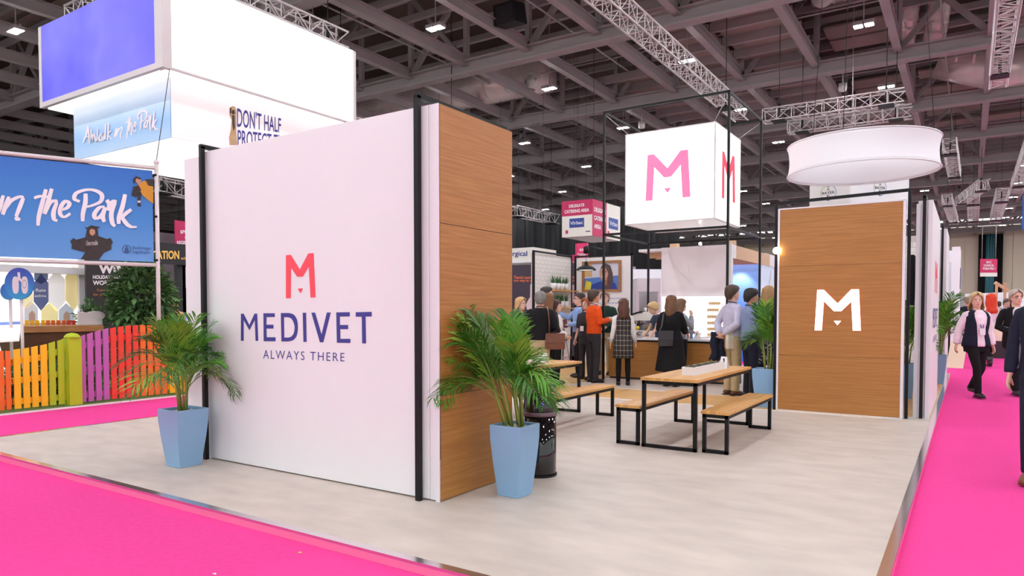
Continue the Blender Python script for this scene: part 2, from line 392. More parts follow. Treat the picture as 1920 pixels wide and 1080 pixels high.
duct('fat crinkled foil air duct with white jet nozzles under the roof', [(-27, 25, 11.2), (-23, 25, 11.15), (-19, 25, 11.1), (-14.6, 25, 11.1)], .74,
     [(-20.7, 24.5, 10.6), (-15.9, 24.5, 10.75), (-14.9, 24.5, 10.8), (-25.2, 24.5, 10.7)])
duct('bright foil air duct with round nozzles near the top right floodlight', [(-4.6, 25.5, 12), (-1.6, 25.5, 12)], .4, [(-4.2, 25.1, 11.7), (-3.1, 25.1, 11.7)])
duct('thick upright foil duct beside the top right floodlight, left of two', [(-2.15, 29, 10.9), (-1.75, 27.8, 13.3)], .35, [])
duct('thick upright foil duct beside the top right floodlight, right of two', [(-1.2, 29, 10.9), (-.8, 27.8, 13.3)], .35, [])
duct('wide crumpled foil air duct at the right picture edge', [(-1.2, 33.5, 11.6), (.6, 33.8, 10.9), (4, 34, 10.9)], .75, [])
t = thing('loudspeaker', 'black loudspeaker box hanging under the roof near the foil duct', 'speaker', (-12.1, 18.4, 10.2))
MB().prism([(-12.5, 18.1, 10.2), (-11.7, 18.1, 10.2), (-11.8, 18.1, 10.85), (-12.55, 18.1, 10.85)], (.1, .5, .05)).build('cabinet', m_soil, t)
MB().box(-12.42, 18.07, 10.28, -11.8, 18.1, 10.76).build('grille', m_dark, t)
MB().path([(-12.1, 18.4, 10.8), (-12.1, 18.4, 12)], .02, 6).build('yoke', m_black, t)
for lab, u, v in (('small white dome camera under the beams left of the ring lamp, on a drop rod', 1580, 157), ('small white sensor under the beams above the lit cube', 1203, 229)):
    p = onz(u, v, 9.9); t = thing('ceiling_camera', lab, 'camera', p)
    MB().path([(p.x, p.y, p.z), (p.x, p.y, 10.3)], .03, 6).build('drop_rod', m_noz, t)
    MB().lathe([(.02, -.3), (.13, -.27), (.15, -.16), (.15, 0), (.05, .03)], p, 12).build('camera_dome', m_noz, t)
# ================================================================== STAND PLATFORM
PX0, PX1, PY0, PY1 = -8.78, -.318, 2.8475, 18.0
pl = thing('stand_platform', 'low raised stand platform floored in mottled beige vinyl with polished edging', 'platform', (-4.5, 10, -.06))
m_vinyl = mat('beige_vinyl', (201, 187, 176), .5, noise=(2.6, .12), stretch=(1.0, 2.2, 1), bump=(120, .05))
MB().box(PX0, PY0, -.06, PX1, PY1, -.004).build('deck', m_skirt, pl)
MB().box(PX0+.05, PY0+.05, -.004, PX1-.05, PY1-.05, 0).build('vinyl_sheet', m_vinyl, pl)
for a in ((PX0, PY0-.004, PX1, PY0+.055), (PX0, PY1-.05, PX1, PY1), (PX0, PY0+.055, PX0+.05, PY1-.05), (PX1-.055, PY0+.055, PX1+.004, PY1-.05)):
    MB().box(a[0], a[1], -.012, a[2], a[3], .004).build('edge_rail', m_rail, pl)
m_plank = wood('plank_floor', [(192, 140, 82), (212, 164, 102), (224, 180, 120)], (.5, 5, 5), .45, .25)
y = 9.95
while y < 11.25:
    for x0, x1 in ((-8.6, -6.9), (-6.89, -4.9), (-4.89, -2.9), (-2.89, -.9)):
        MB().box(x0, y, 0, x1-.004, y+.128, .004).build('floor_plank', m_plank, pl)
    y += .13
for x in np.arange(-8.6, -6.25, .15):
    MB().box(x, 11.3, 0, x+.147, 17.6, .004).build('floor_plank', m_plank, pl)
for y in np.arange(10.35, 17.8, .6):
    for x in (-.89, -.74, -.59, -.44): MB().box(x, y, 0, min(x+.148, PX1-.07), y+.596, .0045).build('floor_plank', m_plank, pl)
for y in (9.91, 11.26): MB().box(-6.25 if y > 11 else -8.6, y, 0, -.9, y+.03, .005).build('border_strip', m_trim, pl)
# ================================================================== FEATURE WALL
XA, XB_, YW, YW2, HW = -5.8855, -3.125, 3.8391, 4.7799, 2.8139
fw = thing('feature_wall', 'big white display wall with oak side and red and navy clinic lettering', 'wall', (-4.5, 4.3, 0))
xl = ony(361, 600, YW+.1).x; xs = ony(805, 600, YW).x
MB().box(xl, YW+.04, 0, XB_-.02, YW2, HW-.02).build('wall_core', m_white, fw)
MB().box(XA, YW, .012, xs-.004, YW+.04, HW).build('front_panel', m_white, fw, bevel=.002)
MB().box(xs, YW+.004, .01, ony(815, 600, YW).x, YW+.04, HW).build('edge_strip', m_trim, fw)
cn = MB(); xc = ony(815.5, 600, YW).x
for i in range(10):                    # corner trim that bellies out from the board below its middle
    z0, z1 = HW*i/10, HW*(i+1)/10
    b = lambda z: .022*math.exp(-((z-.95)/.45)**2)
    cn.add([(xc, YW, z0), (XB_+b(z0)*.3, YW-b(z0)*.4, z0), (XB_+b(z1)*.3, YW-b(z1)*.4, z1), (xc, YW, z1), (xc, YW+.03, z0), (XB_-.012, YW+.03, z0), (XB_-.012, YW+.03, z1), (xc, YW+.03, z1)],
           [(0, 1, 2, 3), (1, 5, 6, 2), (4, 0, 3, 7), (5, 4, 7, 6)])
cn.build('corner_trim', m_trim, fw)
for z0, z1 in ((.006, .76), (.763, 1.98), (1.983, HW)):
    MB().box(XB_-.018, YW+.016, z0, XB_, YW2, z1-.002).build('oak_board', m_oak, fw)
MB().box(XB_-.016, YW+.004, .3, XB_-.004, YW+.02, 1.3).build('shadow_gap', m_black, fw)
# printed clinic mark, measured on the wall plane
def cw(pts): return [ony(400+x/4.153, 440+y/4.153, YW-.0015) for x, y in pts]
OFF = (0, -.002, 0)
m_red = mat('coral_red', (250, 74, 90), .5)
MB().prism(cw([(566, 160), (604, 157), (674, 272), (740, 146), (780, 143), (796, 487), (758, 490), (744, 248), (696, 326), (654, 328), (605, 256), (603, 493), (566, 495)]), OFF).build('emblem_letter', m_red, fw)
MB().prism(cw([(658, 420), (697, 418), (678, 455)]), OFF).build('emblem_nose', m_red, fw)
for P in ([(216, 615), (236, 615), (281, 705), (322, 615), (341, 615), (349, 826), (330, 827), (324, 660), (281, 743), (236, 662), (236, 826), (216, 826)],
          [(391, 612), (478, 612), (478, 641), (413, 641), (413, 701), (468, 701), (468, 731), (413, 731), (415, 799), (484, 799), (484, 829), (393, 829)],
          [(697, 608), (722, 608), (726, 834), (703, 835)],
          [(764, 607), (792, 607), (843, 780), (885, 606), (914, 606), (856, 838), (831, 838)],
          [(958, 605), (1062, 603), (1062, 636), (985, 637), (985, 703), (1049, 703), (1049, 735), (987, 735), (989, 811), (1067, 811), (1067, 843), (963, 841)],
          [(1110, 604), (1233, 601), (1233, 636), (1185, 637), (1189, 846), (1160, 846), (1157, 638), (1110, 638)]):
    MB().prism(cw(P), OFF).build('sign_letter', m_ink, fw)
o_ = [(527, 610), (588, 610), (625, 622), (650, 660), (658, 720), (650, 780), (625, 818), (588, 831), (531, 831)]
i_ = [(549, 642), (583, 642), (610, 655), (628, 690), (634, 722), (628, 765), (608, 793), (583, 801), (552, 801)]
def curve_(P):                         # smooth the bow of the D between its two straight corners
    Q = [P[0], P[1]]
    for k in range(1, 7):
        a, b, c, d = [np.array(P[min(max(j, 1), 7)], float) for j in (k-1, k, k+1, k+2)]
        for f in (.25, .5, .75, 1): Q.append(tuple(.5*((2*b)+(c-a)*f+(2*a-5*b+4*c-d)*f*f+(3*b-a-3*c+d)*f**3)))
    return Q+[P[8]]
o_, i_ = curve_(o_), curve_(i_); mb = MB(); ND = len(o_)
for k in range(ND): mb.prism(cw([o_[k], o_[(k+1) % ND], i_[(k+1) % ND], i_[k]]), OFF)
mb.build('sign_letter', m_ink, fw)
text(MB(), 'ALWAYS THERE', cw([(388, 965), (1021, 988), (1021, 921), (388, 897)]), bold=-.004, space=1.25).build('slogan_lettering', m_ink, fw)
# steel portals over the wall
def portal(name, label, pts, w=.038, group=None):
    t = thing(name, label, 'frame', pts[0])
    for k in range(len(pts)-1):
        p, q = Vector(pts[k]), Vector(pts[k+1])
        if abs(p.z-q.z) < .5:
            d = (q-p).normalized()*w/2; MB().bar(p-d, q+d, w, w).build('top_bar', m_black, t)
        else: MB().bar(p, q, w, w, up=(0, 1, 0)).build('post', m_black, t)
    return t
portal('steel_frame', 'black square steel frame over the right end of the white display wall', [(-3.285, 3.8, 0), (-3.285, 3.8, 2.88), (-3.285, 4.9, 2.88), (-3.285, 4.9, 0)])
portal('steel_frame', 'black square steel frame over the left end of the white display wall', [(-5.845, 3.8, 0), (-5.845, 3.8, 2.85), (-5.845, 4.9, 2.85), (-5.845, 4.9, 0)])
# ================================================================== OAK LOGO PANEL (right)
XD, XE, YD, HD = -2.1761, -.697, 9.9821, 2.752
op = thing('logo_panel', 'freestanding oak panel with a glowing white letter emblem and white edges', 'panel', ((XD+XE)/2, YD, 0))
MB().box(XD-.02, YD+.03, 0, XE+.02, YD+.14, HD).build('panel_core', m_trim, op)
for z0, z1 in ((.02, .76), (.763, 1.965), (1.968, HD-.02)):
    MB().box(XD+.005, YD, z0, XE-.012, YD+.03, z1).build('oak_board', m_oak, op)
for a in ((XD-.022, YD-.004, 0, XD+.003, YD+.03, HD), (XE-.01, YD-.004, 0, XE+.022, YD+.03, HD), (XD, YD-.004, HD-.018, XE, YD+.03, HD), (XD, YD-.004, 0, XE, YD+.03, .018)):
    MB().box(*a).build('edge_trim', m_trim, op)
EM = [(.03, 1), (.18, 1), (.5, .66), (.80, 1), (.97, 1), (1, 0), (.83, 0), (.80, .70), (.58, .47), (.42, .47), (.19, .72), (.16, 0), (0, 0)]
EN = [(.42, .235), (.58, .235), (.5, .13)]
def inq(q, P): q = [Vector(p) for p in q]; return [(q[0]*(1-x)+q[1]*x)*(1-y)+(q[3]*(1-x)+q[2]*x)*y for x, y in P]
q = [ony(u, v, YD-.001) for u, v in ((1528, 619.5), (1614.5, 620), (1613.6, 542.4), (1530.5, 543.5))]
m_glow = mat('lit_letter', (255, 248, 240), .5, emit=2.2); m_halo = mat('coral_return', (255, 110, 80), .5, emit=.6)
for nm, P in (('emblem_letter', EM), ('emblem_nose', EN)):
    o = MB().prism(inq(q, P), (0, -.02, 0)).build(nm, m_halo, op)
    c = sum((p[0] for p in P))/len(P)
    MB().prism([p+Vector((0, -.021, 0)) for p in inq(q, P)], (0, -.002, 0)).build('lit_face', m_glow, o)
portal('steel_frame', 'black steel frame standing round the oak panel with the glowing emblem', [(-2.225, 10.03, 0), (-2.225, 10.03, 2.83), (-.645, 10.1, 2.88), (-.645, 10.1, 0)])
# ================================================================== WHITE WALLS ALONG THE AISLE
sw = thing('side_wall', 'white display wall edge on to the aisle, nearest the oak panel, with small lettering', 'wall', (-.48, 11.6, 0))
MB().box(-.56, 10.3, 0, -.40, 12.9, 2.76).build('wall_core', m_white, sw)
MB().box(-.58, 10.27, 0, -.53, 10.3, 2.72).build('end_trim', m_trim, sw); MB().box(-.45, 10.27, 0, -.40, 10.3, 2.76).build('end_trim', m_trim, sw)
X = -.398
def fx(y0, y1, z0, z1): return [(X, y0, z0), (X, y1, z0), (X, y1, z1), (X, y0, z1)]
MB().prism(inq(fx(11.3, 12.0, 1.62, 2.05), EM), (.003, 0, 0)).build('emblem_letter', m_red, sw)
text(MB(), 'MEDIVET', fx(10.75, 12.45, 1.13, 1.4)).build('sign_lettering', m_ink, sw)
text(MB(), 'ALWAYS THERE', fx(11.0, 12.2, .93, 1.02)).build('slogan_lettering', m_ink, sw)
portal('steel_frame', 'black steel frame at the front end of the white aisle wall', [(-.49, 10.22, 0), (-.49, 10.22, 2.8), (-.49, 13.0, 2.8), (-.49, 13.0, 0)])
sw2 = thing('side_wall', 'second white wall along the aisle, behind the potted palm, further from the oak panel', 'wall', (-.43, 16.8, 0))
MB().box(-.50, 15.9, 0, -.38, 17.8, 2.95).build('wall_core', m_white, sw2); MB().box(-.51, 15.87, 0, -.48, 15.9, 2.95).build('end_trim', m_trim, sw2)
portal('steel_frame', 'black steel frame at the front end of the second white aisle wall', [(-.45, 15.84, 0), (-.45, 15.84, 2.98), (-.45, 17.85, 2.98), (-.45, 17.85, 0)])
tv = thing('television', 'black television on the inner side of the white aisle wall, beside the oak panel', 'screen', (-.62, 11, 1.4))
MB().box(-.66, 10.55, 1.44, -.61, 11.6, 2.1).build('screen_case', m_black, tv, bevel=.006)
MB().box(-.665, 10.57, 1.47, -.66, 11.58, 2.08).build('screen_glass', mat('screen_glass', (14, 14, 18), .12), tv)
MB().box(-.61, 10.9, 1.65, -.56, 11.2, 1.9).build('wall_bracket', m_dark, tv)
m_tile = mat('white_tile', (236, 232, 228), .25)
m_grout = mat('grout', (205, 198, 192), .8)
def tilewall(label, org, ax, n, L, H, th, tw=.2, tz=.1, frame=True):
    """wall of bonded tiles: ax = run direction, n = outward normal"""
    t = thing('tiled_wall', label, 'wall', org); o, a, n = Vector(org), Vector(ax), Vector(n)
    MB().obox(o+a*L/2+Vector((0, 0, H/2))-n*th/2, a*L/2, n*th/2, Vector((0, 0, H/2))).build('wall_core', m_grout, t)
    proto = {}
    r = 0; z = .04
    while z+tz < H-.02:
        x = -tw/2 if r % 2 else 0
        while x < L-.02:
            x0, x1 = max(x, 0)+.003, min(x+tw, L)-.003
            k = round(x1-x0, 3)
            if k > .02:
                if k not in proto: proto[k] = MB().obox(Vector((0, 0, 0)), a*k/2, n*.006, Vector((0, 0, tz/2-.003))).build('tile', m_tile, t, local=True, bevel=.002); ob = proto[k]
                else: ob = proto[k].copy(); COL.objects.link(ob); ob.parent = t
                ob.location = a*(x0+x1)/2+n*.006+Vector((0, 0, z+tz/2))
            x += tw
        r += 1; z += tz
    if frame:
        for e in (-.02, L+.02): MB().obox(o+a*e+Vector((0, 0, H/2+.03))+n*.0, a*.02, n*.03, Vector((0, 0, H/2+.03))).build('frame_post', m_black, t)
        MB().obox(o+a*L/2+Vector((0, 0, H+.04)), a*(L/2+.04), n*.03, Vector((0, 0, .02))).build('frame_bar', m_black, t)
    return t
tw1 = tilewall('white tiled wall with black frame and two oak shelves of potted grass', (-9.0, 14.75, 0), (0, 1, 0), (1, 0, 0), 1.9, 2.8, .08)
tilewall('white tiled wall glimpsed between the oak panel and the aisle wall', (-2.0, 14.9, 0), (1, 0, 0), (0, -1, 0), 1.45, 2.75, .08, frame=False)
m_leaf = [mat('palm_green', (88, 150, 38), .45, noise=(3, .2)), mat('palm_deep', (56, 112, 28), .45, noise=(3, .2)), mat('palm_light', (132, 172, 56), .45, noise=(3, .2))]
m_cane = mat('cane_green', (134, 146, 62), .5, noise=(8, .2))
m_grass = mat('grass_blade', (58, 104, 58), .5, noise=(5, .2))
for sh, (vz, lab) in enumerate(((544, 'upper'), (577, 'lower'))):
    z = onx(1045, vz, -8.9).z
    MB().box(-9.0+.012, onx(1032, 544, -8.85).y, z-.03, -8.74, 16.62, z).build('shelf', m_tbl, tw1)
    for k in range(4):
        y = onx((1037, 1045, 1053, 1061)[k], 544, -8.85).y
        t = thing('potted_grass', f'white pot of upright grass on the {lab} oak shelf, '+('nearest the camera', 'second from the camera', 'third from the camera', 'furthest from the camera')[k], 'plant', (-8.85, y, z), 0, 'potted grasses on the tiled wall')
        MB().lathe([(.055, 0), (.078, .17), (.07, .17), (.06, .14)], (-8.85, y, z), 14).build('pot', m_white, t)
        g = MB()
        for b in range(26):
            an = random.random()*2*PI; r = random.uniform(.01, .05); h = random.uniform(.14, .27); l = random.uniform(.02, .11)
            p = Vector((-8.85+r*math.cos(an), y+r*math.sin(an), z+.13)); d = Vector((math.cos(an), math.sin(an), 0)); s = Vector((-d.y, d.x, 0))*.008
            g.add([p-s, p+s, p+d*l*.4+Vector((0, 0, h*.6))+s, p+d*l*.4+Vector((0, 0, h*.6))-s, p+d*l+Vector((0, 0, h))], [(0, 1, 2, 3), (3, 2, 4)])
        g.build('grass_blades', m_grass, t, kind='stuff')
# ================================================================== POTTED PALMS
def palm(label, x, y, b, rt, h, seed, top=.92, spread=.42, lean=(0, 0), n=20, rz=0, clip=None):
    rnd = random.Random(seed)
    t = thing('potted_palm', label, 'plant', (x, y, 0), rz)
    pr = [(0, b), (.02, b), (h*.5, b+(rt-b)*.62), (h*.8, rt*.985), (h, rt)]
    mb = MB(); vs = []
    for z, r in pr: vs += [(-r, -r, z), (r, -r, z), (r, r, z), (-r, r, z)]
    k = len(pr)
    for z, r in ((h, rt-.018), (h-.05, rt-.022)): vs += [(-r, -r, z), (r, -r, z), (r, r, z), (-r, r, z)]
    k += 2
    mb.add(vs, [(i*4+j, i*4+(j+1) % 4, i*4+4+(j+1) % 4, i*4+4+j) for i in range(k-1) for j in range(4)]+[(3, 2, 1, 0)])
    mb.build('planter', m_blue, t, local=True, bevel=.004)
    r = rt-.021; MB().box(-r, -r, h-.16, r, r, h-.03).build('liner', m_soil, t, local=True)
    pb = MB()
    for i in range(90):
        px, py = rnd.uniform(-r+.02, r-.02), rnd.uniform(-r+.02, r-.02)
        pb.ball((px, py, h-.026), .013, .011, .009, 6, 4)
    pb.build('pebbles', m_pebble, t, local=True, kind='stuff')
    nc = max(6, n//4); fi = 0
    for c in range(nc):                                    # canes, each carrying its own fronds
        an = c*2.399+rnd.uniform(-.3, .3); rr = rnd.uniform(.015, .075); hh = rnd.uniform(.2, .42)*top; dv = Vector((math.cos(an), math.sin(an), 0))
        p = dv*rr+Vector((0, 0, h-.03)); q = dv*(rr*1.7)+Vector((lean[0]*.35, lean[1]*.35, h-.03+hh)); mid = p.lerp(q, .5)+Vector((0, 0, .01))
        MB().path([p, mid, q], [.012, .010, .006], 6).build('cane', m_cane, t, local=True)
        nf = n//nc+(1 if c < n % nc else 0)
        for e in range(nf):
            base = mid.lerp(q, rnd.uniform(.0, 1)); g0 = an+rnd.uniform(-1.1, 1.1); d = Vector((math.cos(g0), math.sin(g0), 0))
            up_ = rnd.random()
            L = top*rnd.uniform(.55, .78); out = spread*(.25+.95*(1-up_)); ht = L*(.5+.5*up_); dip = (.05+.5*(1-up_))*L
            if e == 0: out *= .5; ht = top-(base.z-h)-.02-rnd.uniform(0, .14)*top; dip = .03
            pts = []
            for s in range(13):
                f = s/12; pts.append(base+d*out*(f**1.45)+Vector((lean[0]*f, lean[1]*f, ht*(1.25*f-.25*f*f)-dip*max(0, f-.35)**1.6*2.0)))
            fr = MB(); fr.path(pts, [.0055-.0042*i/12 for i in range(13)], 5, 1); NL = 17
            tw = rnd.uniform(-.5, .5)
            for k in range(NL):                            # slender drooping leaflets, both sides
                f = .22+.77*k/(NL-1); i = min(int(f*12), 11); g = f*12-i
                p = pts[i].lerp(pts[i+1], g); tg = (pts[i+1]-pts[i]).normalized()
                sd = tg.cross(Vector((math.sin(g0)*.02, 0, 1))); sd = sd.normalized() if sd.length > .05 else Vector((-d.y, d.x, 0)); up = sd.cross(tg).normalized()
                sd = (sd*math.cos(tw)+up*math.sin(tw)).normalized(); up = sd.cross(tg).normalized()
                ll = top*(.27*math.sin(PI*min(1, .22+.70*k/(NL-1)))+.07)*rnd.uniform(.8, 1.15)
                for sg in (-1, 1):
                    dr = (tg*.85+sd*sg*.62+up*.12+Vector((rnd.uniform(-.1, .1), rnd.uniform(-.1, .1), rnd.uniform(-.1, .1)))).normalized(); wv = dr.cross(up).normalized()*.0076*top; dz = Vector((0, 0, -1))
                    m1 = p+dr*ll*.35; m2 = p+dr*ll*.7+dz*ll*.09; e_ = p+dr*ll+dz*ll*.28
                    fr.add([p-wv*.3, p+wv*.3, m1+wv, m1-wv, m2+wv*.85, m2-wv*.85, e_], [(0, 1, 2, 3), (3, 2, 4, 5), (5, 4, 6)])
            if clip: fr.v = [clip(p) for p in fr.v]
            fr.build('frond', [m_leaf[(0, 1, 0, 2, 1)[fi % 5]], m_cane], t, local=True); fi += 1
    return t
palm('leafy potted palm in a blue square planter at the left end of the white wall', -5.79, 3.55, .105, .15, .504, 3, .86, .44, (.0, -.02), 34, clip=lambda p: (p[0], min(p[1], .26+.02*math.sin(p[2]*40)), p[2]))
palm('leafy potted palm in a blue planter before the oak wall side and black bin', -2.80, 4.32, .095, .135, .527, 11, .88, .40, (-.13, -.08), 40, clip=lambda p: (max(p[0], -.312+.02*math.sin(p[2]*40)), p[1], p[2]))
palm('potted palm in a blue planter behind the benches, left of the oak emblem panel', -2.38, 10.28, .13, .175, .55, 5, 1.02, .2, (-.03, 0), 22)
palm('potted palm in a blue planter half hidden inside the nearest white aisle wall', -.82, 12.45, .1, .15, .55, 8, 1.0, .4, (0, 0), 26)
palm('potted palm in a blue planter on the aisle side, between the two white aisle walls', -.47, 15.3, .1, .14, .55, 21, 1.1, .42, (.05, 0), 26)
# ================================================================== LITTER BIN
_b = dep(1012, 600, 5.78); BX, BY = _b.x, _b.y
t = thing('litter_bin', 'glossy black dome topped litter bin behind the front palm', 'bin', (BX, BY, 0))
m_gloss = mat('gloss_black', (14, 12, 14), .08, coat=.6)
C = (BX, BY, 0); R = .143
MB().lathe([(R-.012, 0), (R-.004, .015), (R-.004, .5)], C, 40).build('bin_body', m_gloss, t)
MB().lathe([(R+.002, 0), (R+.002, .02)], C, 40, caps=False).build('base_ring', m_black, t)
MB().lathe([(R, .5), (R+.004, .505), (R+.004, .53), (R, .535)], C, 40).build('band', mat('grey_band', (120, 96, 104), .35, .4), t)
dm = MB().lathe([(R*math.cos(a*PI/20), .535+.215*math.sin(a*PI/20)) for a in range(0, 11)], C, 40).build('dome_lid', m_gloss, t)
MB().path([(BX+.085, BY-.118, .60), (BX+.1, BY-.105, .60)], .014, 10).build('lock_plate', mat('violet_sticker', (90, 70, 220), .4), dm)
# ================================================================== TABLES AND BENCHES
def loop_leg(x0, x1, y, h, w=.035):
    mb = MB()
    mb.bar((x0+w/2, y, 0), (x0+w/2, y, h), w, w, up=(0, 1, 0)).bar((x1-w/2, y, 0), (x1-w/2, y, h), w, w, up=(0, 1, 0))
    mb.bar((x0, y, w/2), (x1, y, w/2), w, w-.002).bar((x0, y, h-w/2), (x1, y, h-w/2), w, w-.002); return mb
def table(name, label, cat, x0, x1, y0, y1, h, th):
    t = thing(name, label, cat, ((x0+x1)/2, (y0+y1)/2, 0))
    ov = .012
    MB().box(x0-ov, y0-ov, h-th, x1+ov, y1+ov, h).build('table_top' if cat == 'table' else 'seat', m_tbl, t, bevel=.003)
    for y in (y0+.018, y1-.018): loop_leg(x0, x1, y, h-th).build('leg_frame', m_black, t, bevel=.0015)
    for x in (x0+.018, x1-.018): MB().box(x-.0175, y0+.036, h-th-.035, x+.0175, y1-.036, h-th).build('side_rail', m_black, t)
    return t
table('picnic_table', 'oak topped table with black loop legs, the whole one carrying a white trough and card', 'table', -2.73, -2.17, 6.55, 8.50, .70, .03)
table('bench', 'oak topped bench with black loop legs, left of the nearer table', 'bench', -3.02, -2.77, 6.58, 8.30, .405, .03)
table('bench', 'oak topped bench right of the nearer table, closest to the oak emblem panel', 'bench', -2.13, -1.88, 6.60, 8.33, .405, .03)
table('picnic_table', 'oak topped table with black loop legs half hidden behind the front palm', 'table', -4.89, -4.35, 6.40, 8.34, .69, .03)
table('bench', 'oak topped bench in front of the hidden table, right beside the black bin', 'bench', -4.08, -3.83, 6.50, 8.28, .405, .03)
table('bench', 'oak topped bench hidden behind the far side of the table by the front palm', 'bench', -5.20, -4.95, 6.50, 8.28, .405, .03)
m_succ = [mat('succulent_green', (104, 128, 92), .6, noise=(9, .2)), mat('succulent_dark', (66, 92, 60), .6, noise=(9, .2)), mat('succulent_red', (132, 96, 84), .6, noise=(9, .2))]
def trough(label, x, y0, y1, z, wd=.14, h=.085):
    t = thing('planter_trough', label, 'planter', (x, (y0+y1)/2, z)); mb = MB(); e = .012
    for a in ((x-wd/2, y0, x+wd/2, y0+e), (x-wd/2, y1-e, x+wd/2, y1), (x-wd/2, y0+e, x-wd/2+e, y1-e), (x+wd/2-e, y0+e, x+wd/2, y1-e)): mb.box(a[0], a[1], z, a[2], a[3], z+h)
    mb.box(x-wd/2+e, y0+e, z, x+wd/2-e, y1-e, z+.01).build('trough_box', m_white, t)
    MB().box(x-wd/2+e, y0+e, z+.01, x+wd/2-e, y1-e, z+h-.015).build('soil', m_soil, t)
    k = 0; y = y0+.06
    while y < y1-.04:
        for dx in (-.028, .03):
            mb = MB(); cx, cy = x+dx+random.uniform(-.01, .01), y+random.uniform(-.015, .015)
            for i in range(16):
                an = i*2.4; el = .25+1.1*i/16; L = .055-.0018*i
                d = Vector((math.cos(an)*math.cos(el), math.sin(an)*math.cos(el), math.sin(el))); s = Vector((-math.sin(an), math.cos(an), 0))*.011
                p = Vector((cx, cy, z+h-.02)); mb.add([p, p+d*L*.55+s, p+d*L, p+d*L*.55-s, p+d*L*.5+Vector((0, 0, -.006))], [(0, 1, 2, 3), (0, 4, 1), (0, 3, 4), (1, 4, 2), (4, 3, 2)])
            mb.build('succulent', m_succ[k % 3], t); k += 1
        y += .072
    return t
trough('white trough of small succulents on the nearer oak table', -2.40, 6.98, 7.98, .70)
trough('white trough on the oak table behind the front palm', -4.62, 6.9, 7.75, .69)
def card(label, x, y, z, s=1.0, fig=True):
    t = thing('tent_card', label, 'card', (x, y, z)); h, w, d = .135*s, .095*s, .05*s
    mb = MB().prism([(x-w/2, y-d, z), (x+w/2, y-d, z), (x+w*.36, y, z+h), (x-w*.36, y, z+h)], (0, .003, 0))
    mb.prism([(x-w/2, y+d, z), (x+w/2, y+d, z), (x+w*.36, y, z+h), (x-w*.36, y, z+h)], (0, .003, 0)).build('card_fold', m_white, t)
    if fig:
        P = lambda a, b: (x+a*w, y-d*(1-b)-.003, z+b*h)
        MB().prism([P(-.06, .5), P(.1, .48), P(.14, .72), P(.04, .88), P(-.12, .84), P(-.02, .7)], (0, -.001, 0)).build('printed_figure', m_soil, t)
        MB().prism([P(-.2, .2), P(.2, .2), P(.2, .24), P(-.2, .24)], (0, -.001, 0)).build('printed_line', m_beam, t)
    return t
card('white tent card with a dark printed figure behind the trough on the nearer oak table', -2.36, 8.09, .70)
card('plain white card standing behind the trough on the table by the front palm', -4.64, 7.88, .69, .9, False)
# ================================================================== TOWER AND LIT CUBE
TX0, TX1, TY0, TY1, TH, TM = -6.05, -3.62, 12.56, 14.85, 5.27, 2.866
t = thing('frame_tower', 'tall open black steel tower framing the hanging lit cube', 'frame', ((TX0+TX1)/2, 13.7, 0)); W = .04
for x in (TX0, TX1):
    for y in (TY0, TY1): MB().box(x-W/2, y-W/2, .005, x+W/2, y+W/2, TH).build('tower_post', m_black, t)
for z in (TH-W/2, TM):
    for y in (TY0, TY1): MB().bar((TX0, y, z), (TX1, y, z), W, W).build('cross_bar', m_black, t)
    for x in (TX0, TX1): MB().bar((x, TY0, z), (x, TY1, z), W, W).build('cross_bar', m_black, t)
CX0, CX1, CY0, CY1, CZ0, CZ1 = -5.80, -3.99, 13.0, 14.7, 3.08, 4.88
c = thing('light_cube', 'big glowing white cube with coral letter emblems hanging in the black tower', 'light box', ((CX0+CX1)/2, 13.85, CZ0))
m_lit = mat('lit_fabric', (255, 252, 250), .6, emit=1.0); m_cpink = mat('lit_pink', (255, 120, 165), .6, emit=.45); m_cred = mat('lit_red', (240, 60, 90), .6, emit=.35)
m_edge = mat('pale_edge', (224, 216, 216), .5)
e = .025
MB().box(CX0+e, CY0, CZ0+e, CX1-e, CY0+.02, CZ1-e).build('lit_panel', m_lit, c)
MB().box(CX1-.02, CY0+e, CZ0+e, CX1, CY1-e, CZ1-e).build('lit_panel', m_lit, c)
MB().box(CX0, CY0+e, CZ0+e, CX0+.02, CY1-e, CZ1-e).build('lit_panel', m_lit, c)
MB().box(CX0+e, CY1-.02, CZ0+e, CX1-e, CY1, CZ1-e).build('lit_panel', m_lit, c)
MB().box(CX0+e, CY0+e, CZ0+.01, CX1-e, CY1-e, CZ0+.03).build('bottom_panel', mat('white_acrylic', (240, 234, 234), .25, emit=.35), c)
MB().box(CX0+e, CY0+e, CZ1-.03, CX1-e, CY1-e, CZ1-.01).build('top_panel', m_edge, c)
for x in (CX0, CX1-e):
    for y in (CY0, CY1-e): MB().box(x, y, CZ0, x+e, y+e, CZ1).build('edge_profile', m_edge, c)
for z in (CZ0, CZ1-e):
    for y in (CY0, CY1-e): MB().box(CX0+e, y, z, CX1-e, y+e, z+e).build('edge_profile', m_edge, c)
    for x in (CX0, CX1-e): MB().box(x, CY0+e, z, x+e, CY1-e, z+e).build('edge_profile', m_edge, c)
qf = [ony(u, v, CY0-.001) for u, v in ((1210.5, 377), (1294.5, 369), (1292.5, 280), (1212, 291))]
qr = [onx(u, v, CX1+.001) for u, v in ((1353.5, 371), (1378, 381), (1378, 294), (1353.5, 283))]
for Q, off, m in ((qf, (0, -.003, 0), m_cpink), (qr, (.003, 0, 0), m_cred)):
    MB().prism(inq(Q, EM), off).build('emblem_letter', m, c); MB().prism(inq(Q, EN), off).build('emblem_nose', m, c)
for x, tx in ((CX0+.05, TX0), (CX1-.05, TX1)):
    for y, ty in ((CY0+.05, TY0), (CY1-.05, TY1)): MB().path([(x, y, CZ1), (tx, ty, TH-.05)], .008, 5).build('hanging_wire', m_truss, c)
